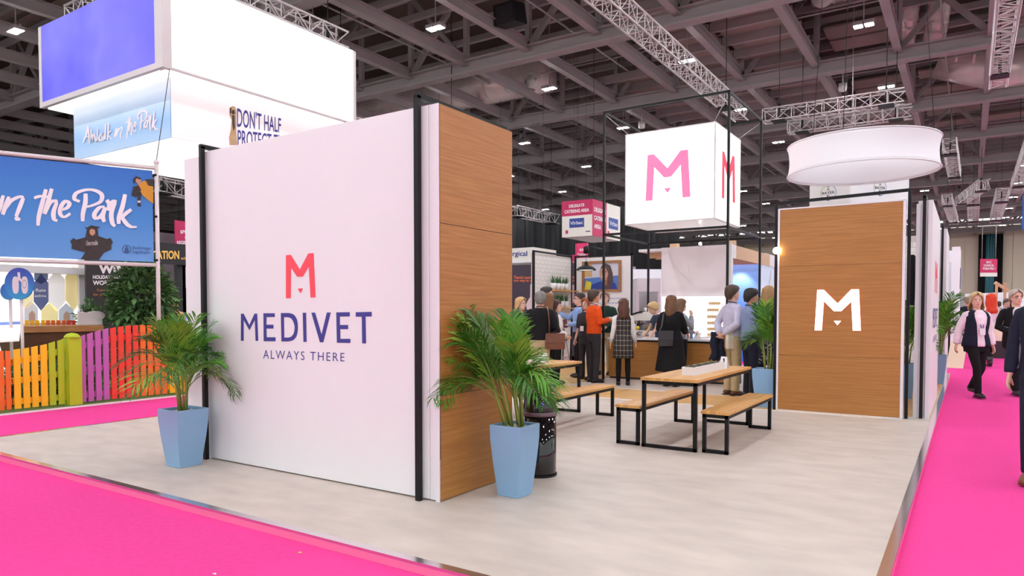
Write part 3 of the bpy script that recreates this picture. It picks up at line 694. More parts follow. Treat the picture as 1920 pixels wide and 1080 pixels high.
# ================================================================== COFFEE COUNTER
KX0, KX1, KY = -6.12, -3.55, 12.95
t = thing('coffee_counter', 'oak fronted coffee counter with a white worktop', 'counter', ((KX0+KX1)/2, 13.3, 0))
MB().box(KX0+.02, KY+.02, .0, KX1-.02, 13.35, .76).build('carcass', m_dark, t)
for x0, x1 in ((KX0, -4.9), (-4.897, KX1)): MB().box(x0, KY, .04, x1, KY+.02, .755).build('oak_board', m_oak, t)
MB().box(KX0, KY+.012, .755, KX1, 13.38, .79).build('shadow_strip', m_black, t)
MB().box(KX0-.02, KY-.03, .79, KX1+.02, 13.4, .83).build('worktop', m_white, t, bevel=.004)
CT = .83
em = thing('espresso_machine', 'big white and chrome espresso machine on the coffee counter', 'coffee machine', (-5.2, 13.3, CT))
m_chr = mat('chrome', (222, 218, 216), .15, .95); m_cw = mat('gloss_white', (244, 238, 230), .25)
x0, x1 = ony(1186, 600, 14.15).x, ony(1234, 600, 14.15).x
MB().box(x0, 13.05, CT+.03, x1, 13.5, CT+.12).build('drip_base', m_cw, em, bevel=.01)
MB().box(x0+.03, 13.05, CT+.12, x1-.03, 13.42, CT+.13).build('drip_grate', m_chr, em)
MB().box(x0+.04, 13.33, CT+.13, x1-.04, 13.5, CT+.36).build('back_panel', m_chr, em)
n = 12; pr = [(x0-.06+(x1-x0+.1)*i/n, CT+.36+.16*math.sin(PI*min(1, .1+i/n*.75))**1.0) for i in range(n+1)]
MB().prism([(x0-.06, 13.08, CT+.33)]+[(x, 13.08, z) for x, z in pr]+[(x1+.04, 13.08, CT+.33)], (0, .44, 0)).build('machine_body', m_cw, em)
MB().prism([(x, 13.06, z+.012) for x, z in pr[:7]]+[(x, 13.06, z-.02) for x, z in reversed(pr[:7])], (0, .48, 0)).build('dark_fin', m_black, em)
for i in range(3):
    x = x0+.1+(x1-x0-.2)*i/2
    g = MB().lathe([(.045, 0), (.05, .03), (.05, .08)], (x, 13.16, CT+.26), 14).build('group_head', m_chr, em)
    MB().path([(x, 13.12, CT+.27), (x, 12.99, CT+.25)], .014, 8).build('portafilter_handle', m_black, g)
for s in (x0+.02, x1-.02): MB().path([(s, 13.1, CT+.33), (s+.01, 13.06, CT+.24), (s+.02, 13.06, CT+.15)], .008, 6).build('steam_wand', m_chr, em)
em.location.y += .95
t = thing('back_counter', 'white back counter carrying the espresso machine', 'counter', (-5.3, 14.2, 0))
MB().box(-6.3, 14.0, 0, -4.55, 14.5, CT-.03).build('cabinet', m_cream, t)
MB().box(-6.32, 13.97, CT-.03, -4.53, 14.52, CT).build('worktop', m_white, t)
def cup(name, label, x, y, r, h, m, z=CT, lid=None, cat='cup', group=None):
    t = thing(name, label, cat, (x, y, z), group=group)
    MB().lathe([(r*.8, 0), (r, h), (r*.9, h), (r*.72, .01)], (x, y, z), 14).build('vessel', m, t)
    if lid: MB().lathe([(r*1.06, h), (r*1.06, h+.012), (r*.8, h+.025)], (x, y, z), 14).build('lid', lid, t)
    return t
m_paper = mat('paper_cup', (236, 228, 220), .6)
for i in range(3): cup('paper_cup', 'white paper cup in the row on top of the espresso machine, '+('left one', 'middle one', 'right one')[i], x0+.28+.09*i, 14.2, .035, .09, m_paper, CT+.515-.012*i)
cup('milk_jug', 'small steel milk jug on the counter at the left of the espresso machine', ony(1192, 620, 13.0).x, 13.0, .045, .11, m_chr, cat='jug')
cup('milk_jug', 'steel milk jug on the counter in front of the espresso machine', ony(1200, 620, 13.0).x, 13.0, .05, .13, m_chr, cat='jug')
t = thing('yellow_cloth', 'crumpled yellow cloth on the drip tray of the espresso machine', 'cloth', (ony(1195, 600, 14.02).x, 14.02, CT+.13))
mb = MB().ball((0, 0, .035), .055, .04, .045, 10, 6); mb.v = [(a+.012*math.sin(9*b*50), b, c_+.012*math.sin(60*a)) for a, b, c_ in mb.v]
mb.build('folds', mat('yellow_cloth', (246, 214, 70), .8), t, local=True)
t = thing('coffee_grinder', 'black coffee grinder with a clear hopper at the right of the espresso machine', 'grinder', (x1+.12, 14.25, CT))
MB().box(x1+.05, 14.15, CT, x1+.19, 14.37, CT+.3).build('grinder_body', m_black, t, bevel=.01)
MB().lathe([(.05, .3), (.09, .46), (.09, .48)], (x1+.12, 14.25, CT), 14).build('hopper', mat('smoky_plastic', (150, 130, 116), .2), t)
t = thing('till', 'grey card till on the left end of the coffee counter', 'till', (-5.95, 13.15, CT))
MB().box(-6.06, 13.02, CT, -5.82, 13.32, CT+.15).build('till_body', mat('till_grey', (104, 98, 100), .5), t, bevel=.008)
MB().prism([(-6.05, 13.05, CT+.15), (-5.83, 13.05, CT+.15), (-5.83, 13.2, CT+.26), (-6.05, 13.2, CT+.26)], (0, .02, 0)).build('till_screen', m_black, t)
for lab, u, m in (('orange drink bottle on the coffee counter', 1289, mat('orange_drink', (238, 110, 50), .3)), ('blue capped drink bottle on the coffee counter', 1296, mat('blue_label', (120, 160, 210), .4))):
    p = ony(u, 620, 13.15); t = thing('drink_bottle', lab, 'bottle', (p.x, 13.15, CT))
    MB().lathe([(.028, 0), (.03, .02), (.03, .12), (.012, .165), (.012, .185)], (p.x, 13.15, CT), 14).build('bottle_body', m, t)
    MB().lathe([(.014, .185), (.014, .205)], (p.x, 13.15, CT), 12).build('cap', m_white, t)
card('small white folded card on the coffee counter right of the bottles', ony(1307, 620, 13.1).x, 13.1, CT, 1.0, True)
# ================================================================== KIOSK BEHIND THE COUNTER
GX0, GX1, GY = -5.8, -4.24, 15.0
k = thing('kiosk', 'pink fronted kiosk with lit white back wall, oak fascia and slatted canopy', 'kiosk', (-5, 16.5, 0))
m_bpink = mat('blush_panel', (250, 236, 240), .6)
MB().box(GX0, GY, 1.70, GX1-.1, GY+.06, 2.78).build('pink_panel', m_bpink, k)
MB().box(GX1-.1, GY-.002, 0, GX1, GY+.12, 2.80).build('corner_column', m_white, k)
MB().box(GX0, GY+.02, 0, GX1-.1, GY+.06, 1.70).build('lit_back_wall', mat('painted_glow_wall', (255, 250, 246), .6, emit=.85), k)  # light from under the pelmet is put in as the wall's own glow
MB().box(GX0-.02, GY-.04, 1.685, GX1-.1, GY-.001, 1.71).build('light_pelmet', m_white, k)
MB().box(GX1-.03, GY+.35, 2.5, GX1, 18.4, 2.78).build('oak_fascia', mat('pale_oak', (216, 176, 138), .5, noise=(4, .08), stretch=(1, .3, 6)), k)
for y0, y1 in ((GY+.12, GY+.35), (18.4, 19.4)): MB().box(GX1-.03, y0, 2.5, GX1, y1, 2.78).build('white_fascia', m_white, k)
MB().box(-6.4, GY+.12, 2.72, GX1-.03, 19.4, 2.78).build('canopy_roof', m_white, k)
for y in np.arange(15.5, 19.2, .42): MB().box(-6.3, y, 2.60, GX1-.04, y+.1, 2.72).build('canopy_slat', MATS['pale_oak'], k)
for x, y in ((GX1-.1, 19.3), (-6.35, 19.3)): MB().box(x, y, 0, x+.1, y+.1, 2.72).build('corner_column', m_white, k)
for x in (GX0+.08, GX1-.2): 
    MB().box(x, GY+.3, 2.78, x+.16, GY+.5, 2.9).build('roof_block', MATS['pale_oak'], k)
m_pas = mat('golden_pastry', (240, 200, 146), .6, noise=(30, .15))
for i, v in enumerate((571, 583.5, 596, 607.5, 619, 631)):
    z = max(ony(1335, v, 14.9).z, CT+.0); xa = ony(1327 if i else 1330, v, 14.9).x; wd = .24
    sh = MB().box(xa, 14.78, z-.012, xa+wd+.12, 15.02, z).build('pastry_shelf', m_cw, k)
    for j in range(5):
        x = xa+.03+.05*j; mb = MB().ball((x, 14.84, z+.03), .032, .036, .03, 8, 5)
        o = mb.build('pastry', m_pas); tag(o, 'golden pastry on '+('the top', 'the second', 'the third', 'the fourth', 'the fifth', 'the lowest')[i]+' shelf, '+('leftmost', 'second from left', 'middle one', 'second from right', 'rightmost')[j], 'pastry', f'pastries on {("the top","the second","the third","the fourth","the fifth","the lowest")[i]} kiosk shelf')
b = thing('blue_booth', 'booth with blue walls and white washed spotlights behind the kiosk', 'booth', (-6, 21, 0))
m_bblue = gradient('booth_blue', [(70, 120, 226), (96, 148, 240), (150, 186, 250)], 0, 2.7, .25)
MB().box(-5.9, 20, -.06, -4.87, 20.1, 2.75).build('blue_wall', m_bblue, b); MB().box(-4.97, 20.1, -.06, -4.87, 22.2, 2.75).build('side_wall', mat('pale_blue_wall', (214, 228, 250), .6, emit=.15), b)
MB().box(-6.0, 19.85, 2.75, -4.7, 22.3, 2.95).build('booth_fascia', m_white, b)
o = MB().prism([(-4.86, 20.9, 1.75), (-4.86, 21.6, 1.75), (-4.86, 21.25, 2.55)], (.01, 0, 0)).build('white_shape', m_white, b)
for x in (-5.4,):
    l = bpy.data.lights.new('wall_washer', 'SPOT'); l.energy = 60; l.spot_size = 1.5; l.spot_blend = .6; l.shadow_soft_size = .05; l.color = (.95, .97, 1)
    o = bpy.data.objects.new('wall_washer', l); COL.objects.link(o); o.location = (x, 19.6, 2.72); o.rotation_euler = (.25, 0, 0); o.parent = b; o.location = Vector((x, 19.6, 2.72))-Vector((-6, 21, 0))
# spot lamp glaring beside the oak panel
p = ony(1456, 470, 9.95); t = thing('spot_lamp', 'small glaring white spot lamp clamped to the black frame left of the oak emblem panel', 'light', p)
MB().path([p+Vector((-.03, .12, .02)), p+Vector((.0, .03, .0))], [.035, .05], 14).build('lamp_can', m_black, t)
MB().ball(p+Vector((0, .0, 0)), .048, .03, .048).build('bulb', mat('spot_bulb', (255, 250, 245), .5, emit=22), t)
p = ony(1313, 458, 14.96); t = thing('spot_lamp', 'small white spot lamp on the top edge of the pink kiosk panel', 'light', p)
MB().path([p+Vector((0, .08, -.02)), p+Vector((0, 0, .01))], [.02, .035], 12).build('lamp_can', m_white, t)
MB().ball(p+Vector((0, -.005, .01)), .034, .02, .034).build('bulb', MATS['spot_bulb'], t)
# ================================================================== PORTRAIT WALL
P0, P1, PYW = -8.85, -7.28, 16.7
t = thing('portrait_wall', 'white display wall with black frame and blue printed sentence', 'wall', (-8, 16.8, 0))
MB().box(P0, PYW, 0, P1, PYW+.1, 2.78).build('wall_core', m_white, t)
for x in (P0-.03, P1+.03): MB().box(x-.02, PYW-.03, 0, x+.02, PYW+.02, 2.84).build('frame_post', m_black, t)
MB().box(P0-.05, PYW-.03, 2.80, P1+.05, PYW+.02, 2.84).build('frame_bar', m_black, t)
def fy(x0, x1, z0, z1, y): return [(x0, y, z0), (x1, y, z0), (x1, y, z1), (x0, y, z1)]
m_inkb = mat('blue_ink', (90, 110, 190), .6)
text(MB(), 'we have always believed sharing care', fy(-8.35, -7.36, 1.66, 1.72, PYW-.003)).build('printed_line', m_inkb, t)
text(MB(), 'makes us better than we could alone', fy(-8.35, -7.45, 1.55, 1.61, PYW-.003)).build('printed_line', m_inkb, t)
t = thing('framed_portrait', 'oak framed photo portrait of a smiling long haired woman in blue', 'picture', (-8.09, PYW-.02, 1.88))
fx0, fx1, fz0, fz1 = -8.66, -7.54, 1.87, 2.68; Yp = PYW-.012
m_fr = wood('frame_oak', [(140, 92, 48), (178, 124, 72)], (6, 6, 6), .4, .2)
for a in ((fx0, fz0, fx1, fz0+.06), (fx0, fz1-.06, fx1, fz1), (fx0, fz0+.06, fx0+.06, fz1-.06), (fx1-.06, fz0+.06, fx1, fz1-.06)): MB().box(a[0], PYW-.06, a[1], a[2], PYW, a[3]).build('frame_rail', m_fr, t)
def flat(nm, pts, col, y, root=None, rough=.5): return MB().prism([(a, y, b) for a, b in pts], (0, .002, 0)).build(nm, mat('print_'+nm+str(col[0])+'_'+str(col[2]), col, rough), root)
a, b2, c1, d1 = fx0+.06, fz0+.06, fx1-.06, fz1-.06
flat('photo_backdrop', [(a, b2), (c1, b2), (c1, d1), (a, d1)], (212, 212, 226), Yp, t)
flat('photo_blue_band', [(a, b2), (c1, b2), (c1, b2+.36), (a, b2+.30)], (86, 128, 200), Yp-.003, t)
flat('photo_tan_patch', [(a, b2+.34), (a+.22, b2+.34), (a+.22, d1), (a, d1)], (216, 176, 128), Yp-.003, t)
flat('photo_yellow_patch', [(a, b2), (a+.18, b2), (a+.2, b2+.2), (a+.05, b2+.24)], (230, 216, 60), Yp-.006, t)
hx, hz = a+.60, b2+.42
el = lambda cx, cz, rx, rz, n=20: [(cx+rx*math.cos(2*PI*i/n), cz+rz*math.sin(2*PI*i/n)) for i in range(n)]
flat('photo_hair', [(hx-.16, hz+.05), (hx-.1, hz+.2), (hx+.02, hz+.26), (hx+.15, hz+.2), (hx+.22, hz), (hx+.24, hz-.3), (hx+.2, b2), (hx+.02, b2), (hx-.02, hz-.1)], (84, 62, 58), Yp-.009, t)
flat('photo_blouse', [(a+.18, b2), (a+.24, b2+.14), (hx-.12, b2+.22), (hx-.02, b2+.16), (hx+.04, b2)], (36, 62, 146), Yp-.012, t)
flat('photo_sleeve', [(hx+.16, b2), (hx+.2, b2+.2), (hx+.3, b2+.15), (hx+.36, b2)], (36, 62, 146), Yp-.012, t)
flat('photo_neck', [(hx-.08, hz-.2), (hx+.08, hz-.12), (hx+.06, b2+.1), (hx-.04, b2+.12)], (150, 104, 84), Yp-.013, t)
flat('photo_face', el(hx-.03, hz, .125, .19), (200, 148, 124), Yp-.015, t)
flat('photo_fringe', [(hx-.14, hz+.1), (hx-.08, hz+.2), (hx+.04, hz+.23), (hx+.14, hz+.1), (hx+.13, hz-.12), (hx+.09, hz+.02), (hx+.02, hz+.14), (hx-.08, hz+.14)], (96, 72, 64), Yp-.018, t)
flat('photo_smile', [(hx-.1, hz-.07), (hx+.03, hz-.06), (hx-.01, hz-.115), (hx-.06, hz-.12)], (244, 236, 232), Yp-.018, t)
for s in (-.075, .035): flat('photo_eye', el(hx+s, hz+.045, .02, .011, 8), (50, 34, 32), Yp-.018, t)
t = thing('pendant_lamp', 'black enamel pendant lamp hanging before the portrait wall', 'lamp', ony(1099, 508, 15.6)); p = ony(1099, 507, 15.6)
MB().lathe([(.25, 0), (.245, .03), (.17, .09), (.06, .125), (.045, .2), (.03, .22)], p, 24, caps=False).build('shade', m_black, t, solid=.006)
MB().lathe([(.2, .012), (.1, .03)], p, 18).build('bulb', mat('warm_bulb', (255, 250, 240), .5, emit=2.5), t)
MB().path([p+Vector((0, 0, .2)), p+Vector((0, 0, .42))], .006, 5).build('cord', m_black, t)
MB().lathe([(.07, .42), (.07, .58), (.03, .6)], p, 14).build('ceiling_rose', m_black, t)
MB().path([p+Vector((0, 0, .6)), p+Vector((0, 1.08, .6))], .015, 6).build('support_arm', m_black, t)
# high table and stool by the tiled wall
t = thing('high_table', 'tall black topped bar table by the white tiled wall', 'table', (-8.3, 15.6, 0))
MB().box(-8.65, 15.3, .98, -7.95, 15.9, 1.02).build('table_top', m_black, t)
for x in (-8.55, -8.05):
    for y in (15.4, 15.8): MB().path([(x, y, 0), (x+(-8.3-x)*.15, y, .98)], .018, 6).build('leg', m_black, t)
t = thing('bar_stool', 'grey steel bar stool standing before the white tiled wall', 'stool', (-8.2, 14.6, 0))
MB().box(-8.36, 14.44, .66, -8.04, 14.76, .69).build('seat', m_dark, t, bevel=.01)
for sx in (-1, 1):
    for sy in (-1, 1): MB().path([(-8.2+sx*.21, 14.6+sy*.21, 0), (-8.2+sx*.12, 14.6+sy*.12, .66)], .014, 6).build('leg', m_beam, t)
for a in ((-.19, -.19, .19, -.19), (-.19, .19, .19, .19), (-.19, -.19, -.19, .19), (.19, -.19, .19, .19)): MB().path([(-8.2+a[0]*.92, 14.6+a[1]*.92, .25), (-8.2+a[2]*.92, 14.6+a[3]*.92, .25)], .009, 5).build('foot_rail', m_beam, t)
# ================================================================== DARK POSTER WALL, HANGING SIGNS
t = thing('poster_wall', 'dark aubergine poster wall lettered in orange with a splashing spoon', 'poster', (-13, 19.5, 0))
m_aub = mat('aubergine', (66, 54, 68), .7); m_or = mat('orange_ink', (236, 120, 66), .6); m_ivory = mat('ivory_print', (222, 196, 196), .6)
Yq = 19.5
q0, q1 = ony(930, 500, Yq), ony(1088, 500, Yq)
MB().box(q0.x, Yq, -.06, q1.x, Yq+.1, q0.z+.02).build('poster_board', m_aub, t)
def pq(u0, u1, v0, v1, y): return [ony(u0, v1, y), ony(u1, v1, y), ony(u1, v0, y), ony(u0, v0, y)]
text(MB(), "There's more than", pq(963, 1010, 517, 523, Yq-.004), bold=.02).build('poster_lettering', m_or, t)
text(MB(), 'one way to crack', pq(963, 1008, 523.5, 529.5, Yq-.004), bold=.02).build('poster_lettering', m_or, t)
text(MB(), 'more than', pq(1069, 1089, 517, 522, Yq-.004), bold=.02).build('poster_lettering', m_or, t)
text(MB(), 'way to crack', pq(1069, 1089, 523.5, 529, Yq-.004), bold=.02).build('poster_lettering', m_or, t)
sp = [(994.5, 533), (999, 533), (999.5, 540), (998, 558), (1003, 563), (1007, 572), (1004, 582), (995, 585), (988, 580), (986, 571), (990, 563), (994, 557)]
MB().prism([ony(u, v, Yq-.002) for u, v in sp], (0, -.003, 0)).build('printed_spoon', m_ivory, t)
MB().prism([ony(1076+7*math.cos(i*PI/8)*(1+.2*(i % 3)), 551+17*math.sin(i*PI/8)*(1+.12*(i % 2)), Yq-.002) for i in range(16)], (0, -.003, 0)).build('printed_splash', mat('splash_print', (176, 142, 152), .6, noise=(3, .35)), t)
def hang(label, cat, x0, x1, y0, y1, z0, z1, m, wires=True, name='hanging_sign', top=13.6):
    t = thing(name, label, cat, ((x0+x1)/2, (y0+y1)/2, z0))
    MB().box(x0, y0, z0, x1, y1, z1).build('sign_box', m, t)
    if wires:
        for x in (x0+.1, x1-.1): MB().path([(x, (y0+y1)/2, z1), (x, (y0+y1)/2, top)], .006, 5).build('hanging_wire', m_black, t)
    return t
t = hang('white hanging sign box lettered in navy, partly behind the oak wall side', 'sign', -17, -14.67, 24, 25.85, 3.42, 3.93, m_cream)
text(MB(), 'Surgical', pq(948, 988.5, 470.5, 483, 23.99), bold=.015).build('sign_lettering', m_ink, t)
MB().box(-17.1, 23.95, 3.32, -14.6, 25.9, 3.42).build('lower_lip', m_white, t)
t = thing('hanging_sign', 'hanging white and crimson delegate catering area sign box', 'sign', (-11.6, 22.6, 3.98)); S0, S1, Z0, Z1 = -12.25, -11.04, 4.0, 5.27
ym = onx(1137, 376, S1).y; y1 = onx(1163, 385, S1).y
MB().box(S0, 22, Z0, S1, y1, Z1).build('sign_box', m_cream, t)
zt = Z0+(Z1-Z0)*.585
MB().box(S0-.003, 21.99, zt, S1+.003, 22, Z1).build('crimson_header', m_crim, t)
MB().box(S1, 21.99, Z0, S1+.012, ym, Z1).build('crimson_side', m_crim, t)
text(MB(), 'DELEGATE', fy(-11.96, -11.35, Z0+1.03, Z0+1.14, 21.985), bold=.03).build('sign_lettering', m_white, t)
text(MB(), 'CATERING AREA', fy(-12.14, -11.16, Z0+.84, Z0+.96, 21.985), bold=.03).build('sign_lettering', m_white, t)
def fxx(y0, y1, z0, z1, x): return [(x, y0, z0), (x, y1, z0), (x, y1, z1), (x, y0, z1)]
for i, s in enumerate(('DELEGATE', 'CATERING', 'AREA')):
    text(MB(), s, fxx(22.1, ym-.08 if i < 2 else 22.1+(ym-22.2)*.6, Z0+.85-.29*i, Z0+1.0-.29*i, S1+.018), bold=.03).build('sign_lettering', m_white, t)
m_vb = mat('royal_blue', (50, 70, 150), .5)
for k, (Q, Q2, of) in enumerate(((fy(-11.94, -11.36, Z0+.32, Z0+.64, 21.99), fy(-11.9, -11.4, Z0+.42, Z0+.54, 21.975), (0, -.006, 0)), (fxx(ym+.2, y1-.2, Z0+.38, Z0+.78, S1+.002), fxx(ym+.25, y1-.25, Z0+.5, Z0+.66, S1+.012), (.006, 0, 0)))):
    o = MB().prism(Q, of).build('logo_panel', m_vb, t); text(MB(), 'Virbac', Q2, bold=.01).build('logo_lettering', m_white, o)
for Q, of in ((fy(-12.1, -12.0, Z0+.12, Z0+.24, 21.995), (0, -.004, 0)), (fxx(ym+.1, ym+.25, Z0+.14, Z0+.28, S1+.001), (.004, 0, 0))): MB().prism(Q, of).build('corner_mark', m_crim, t)
MB().prism(fy(-11.3, -11.12, Z0+.14, Z0+.17, 21.995), (0, -.004, 0)).build('corner_line', m_soil, t)
MB().path([(-11.2, 22.4, Z1), (-11.2, 22.4, 13.6)], .008, 5).build('hanging_wire', m_black, t)
t = hang('pink hanging sign with white lettering behind the portrait wall, upper of two', 'sign', ony(1079, 460, 27).x, ony(1101, 460, 27).x, 27, 27.1, 3.4, ony(1090, 456, 27).z, mat('hot_pink_sign', (232, 52, 110), .5))
text(MB(), 'BVA', pq(1087, 1095, 466, 471, 26.985), bold=.03).build('sign_lettering', m_white, t); text(MB(), 'WORKING', pq(1082, 1099, 475, 480, 26.985), bold=.03).build('sign_lettering', m_white, t)
t = hang('narrow crimson hanging sign behind the portrait wall, lower of two', 'sign', ony(1071, 490, 25).x, ony(1084, 490, 25).x, 25, 25.1, ony(1072, 510, 25).z, ony(1072, 478, 25).z, m_crim)
text(MB(), 'NURSE', pq(1074, 1083, 491, 496, 24.985), bold=.03).build('sign_lettering', m_white, t)
# ring lamp and the box sign behind it
t = thing('ring_canopy', 'big white stretched fabric ring with a waisted side hanging near the oak panel', 'light', (-1.79, 15.1, 3.95)); rc = (-1.79, 15.05, 4.02)
m_ring = mat('stretch_fabric', (246, 242, 246), .7)
MB().lathe([(1.29+.04*((2*i/10-1)**2), .56*i/10) for i in range(11)], rc, 64, caps=False).build('fabric_skin', m_ring, t, solid=.01)
for z in (0, .56): MB().path([(rc[0]+1.33*math.cos(a*PI/24), rc[1]+1.33*math.sin(a*PI/24), rc[2]+z) for a in range(49)], .014, 6, caps=False).build('hoop', m_trim, t)
for a in (.4, 2.5, 4.6): MB().path([(rc[0]+1.3*math.cos(a), rc[1]+1.3*math.sin(a), rc[2]+.56), (rc[0]+.6*math.cos(a), rc[1]+.6*math.sin(a), 13.6)], .006, 5).build('hanging_wire', m_black, t)
t = thing('hanging_sign', 'hanging pale box sign with round cross lettered logos under the white ring', 'sign', dep(1594, 380, 24)); c0 = dep(1594, 372, 24); a0 = dep(1518, 372, 24.9); a1 = dep(1704, 372, 24.6)
zz0, zz1 = 4.6, 6.25
for p, q, m, uu in ((a0, c0, mat('painted_shade_board', (222, 216, 212), .6), .47), (c0, a1, m_white, .5)):  # left face is greyer: its shade is put into the board colour
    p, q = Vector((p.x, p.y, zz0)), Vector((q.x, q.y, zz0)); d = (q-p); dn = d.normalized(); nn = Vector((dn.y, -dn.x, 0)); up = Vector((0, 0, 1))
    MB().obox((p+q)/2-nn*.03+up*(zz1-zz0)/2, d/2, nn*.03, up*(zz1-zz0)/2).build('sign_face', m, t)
    cc = p+d*uu+nn*.004; cc.z = dep(1648, 352.5 if m is m_white else 360, 24.3).z; r = .27
    rx = r
    for k, (col, s, e2) in enumerate((((150, 190, 70), 1.8, 3.6), ((60, 140, 200), 3.6, 7.6))):
        mb = MB(); N = 18
        for i in range(N):
            g0, g1 = s+(e2-s)*i/N, s+(e2-s)*(i+1)/N
            P = [cc+dn*math.cos(g)*rr+up*math.sin(g)*rr for g, rr in ((g0, rx), (g1, rx), (g1, rx*.93), (g0, rx*.93))]
            mb.add(P, [(0, 1, 2, 3)])
        mb.build('logo_ring', mat('logo_ring%d' % k, col, .5), t)
    mb = MB(); text(mb, 'BAYER', quad(cc+nn*.004, dn, up, rx*1.6, .095), bold=.02)
    for i, ch in enumerate('BA.ER'):
        if ch != '.': text(mb, ch, quad(cc+nn*.004+up*(.24-.12*i), dn, up, .085, .095), bold=.02)
    mb.build('logo_lettering', mat('slate_ink', (70, 72, 80), .6), t)
MB().path([Vector((c0.x, c0.y+.2, zz1)), Vector((c0.x, c0.y+.2, 13.6))], .015, 5).build('hanging_wire', m_truss, t)
# ================================================================== LEFT BOOTH: suspended light box
UX, UY = -11.5, 6.78
t = thing('light_box', 'huge suspended light box with a violet screen face and a glowing white side', 'light box', (-13.6, 9, 5.5))
m_lbw = mat('lit_white_face', (255, 253, 252), .6, emit=1.0)
m_lav = gradient('violet_screen', [(70, 64, 240), (116, 112, 255), (92, 86, 248)], -3, 3, .3, axis=0, amp=1.1)
m_alu = mat('pale_aluminium', (206, 196, 196), .4, .2)
LX, Z0, Z1, LY = -15.94, 5.5, 7.12, 11.24
MB().box(LX+.12, UY-.003, Z0+.1, UX-.22, UY+.04, Z1).build('violet_screen', m_lav, t)
MB().box(UX-.03, UY+.16, Z0+.035, UX, LY-.08, Z1).build('lit_face', m_lbw, t)
MB().box(LX, UY+.02, Z0+.02, UX-.04, LY, Z1-.02).build('box_core', m_alu, t)
for a in ((LX, UY-.01, Z0, LX+.12, UY+.06, Z1), (UX-.22, UY-.01, Z0, UX+.005, UY+.16, Z1), (LX+.12, UY-.01, Z0, UX-.22, UY+.06, Z0+.1), (UX-.04, UY+.16, Z0, UX+.004, LY, Z0+.035), (UX-.04, LY-.08, Z0, UX+.004, LY, Z1)): MB().box(*a).build('frame_profile', m_alu, t)
MB().box(LX+.1, UY+.1, Z0-.012, UX-.1, LY-.1, Z0+.018).build('lit_underside', mat('lit_soffit', (255, 252, 250), .6, emit=1.1), t)
for y in (UY+.6, LY-.6): MB().path([(-13.7, y, Z1), (-13.7, y, 13.6)], .02, 5).build('hanging_wire', m_black, t)
lattice('silver lattice truss carrying the violet light box along its front top', (-15.4, 7.2, 7.35), (-11.7, 7.2, 7.35), .34)
lattice('silver lattice truss carrying the white light box along its right top', (-11.75, 7.5, 7.35), (-11.75, 11.1, 7.35), .34)
t = thing('fabric_banner_box', 'lower suspended fabric box with sky print, brush script and a dog by navy lettering', 'banner', (-13.5, 9, 4.4))
QX, QY = -11.85, 7.13
m_sky = gradient('sky_print', [(182, 206, 234), (150, 190, 232), (196, 216, 240), (238, 244, 252)], 0, 1.2, .15)
MB().box(-15.33, QY, 4.44, QX-.01, QY+.03, 5.5).build('sky_face', m_sky, t)
MB().box(QX-.03, QY, 4.44, QX, 11.2, 5.5).build('white_face', mat('banner_white', (248, 240, 240), .7, emit=.2), t)
MB().box(-15.33, QY+.03, 4.42, QX-.03, 11.2, 4.45).build('underside', m_lit, t)
def stroke(mb, pts, w, to, off, mi=0):
    """flat brush stroke: Catmull-Rom through 2-D points, projected by to(u,v)"""
    P = [Vector((a, b)) for a, b in pts]; P = [P[0]*2-P[1]]+P+[P[-1]*2-P[-2]]; S = []
    for i in range(1, len(P)-2):
        for k in range(6):
            f = k/6; a, b, c, d = P[i-1:i+3]
            S.append(.5*((2*b)+(c-a)*f+(2*a-5*b+4*c-d)*f*f+(3*b-a-3*c+d)*f**3))
    S.append(P[-2]); n = len(S); vs = []
    for i, p in enumerate(S):
        d = (S[min(i+1, n-1)]-S[max(i-1, 0)]).normalized(); f = i/(n-1)
        ww = w*(.5+.5*abs(d.y))*(.65+.35*math.sin(PI*min(1, .15+.8*f))); s = Vector((-d.y, d.x))*ww/2
        for q in (p+s, p-s): vs.append(to(q.x, q.y)+Vector(off))
    mb.add(vs, [(2*i, 2*i+1, 2*i+3, 2*i+2) for i in range(n-1)], mi); return mb
STR = {'A': [[(0, 0), (25, 90), (38, 160), (48, 190)], [(48, 190), (62, 90), (80, -10)], [(12, 70), (40, 85), (75, 70)]],
 'in': [[(-25, 535), (0, 470), (25, 385)], [(20, 530), (45, 455), (68, 395)], [(42, 480), (85, 425), (150, 395), (178, 405)], [(175, 405), (150, 470), (120, 545)], [(120, 545), (132, 566), (152, 560)]],
 'the': [[(345, 340), (318, 440), (292, 540), (285, 612)], [(255, 405), (305, 392), (380, 400)], [(388, 335), (362, 430), (335, 520), (335, 520)], [(338, 515), (372, 445), (412, 425), (425, 445)], [(425, 440), (402, 510), (405, 560), (430, 578)],
         [(452, 498), (500, 480), (520, 448), (490, 430), (458, 470), (450, 520), (480, 548), (528, 522)]],
 'Park': [[(642, 372), (640, 440), (622, 520), (620, 580)], [(598, 432), (558, 412), (572, 370), (640, 345), (710, 348), (762, 380), (755, 430), (700, 458), (650, 472)],
          [(785, 470), (745, 478), (708, 525), (718, 558), (752, 545), (782, 500), (790, 475)], [(788, 478), (770, 540), (782, 585)],
          [(800, 420), (820, 455), (808, 500)], [(808, 485), (850, 430), (872, 440)], [(862, 440), (835, 520), (842, 590), (862, 618)],
          [(938, 378), (918, 470), (892, 550), (890, 600)], [(985, 492), (945, 520), (912, 552)], [(912, 548), (950, 600), (985, 622), (1025, 622)]]}
m_brush = mat('brush_white', (244, 232, 238), .6)
to1 = lambda u, v: ony(155+(u)*.145+2, v, QY-.004)
mb = MB()
def to_low(x, y):                      # big script shrunk onto the sky face, climbing to the right
    u = 213+(x+25)*(84/1050); v = 243-(x+25)*(16/1050)+(y-480)*.168
    return ony(u, v, QY-.004)
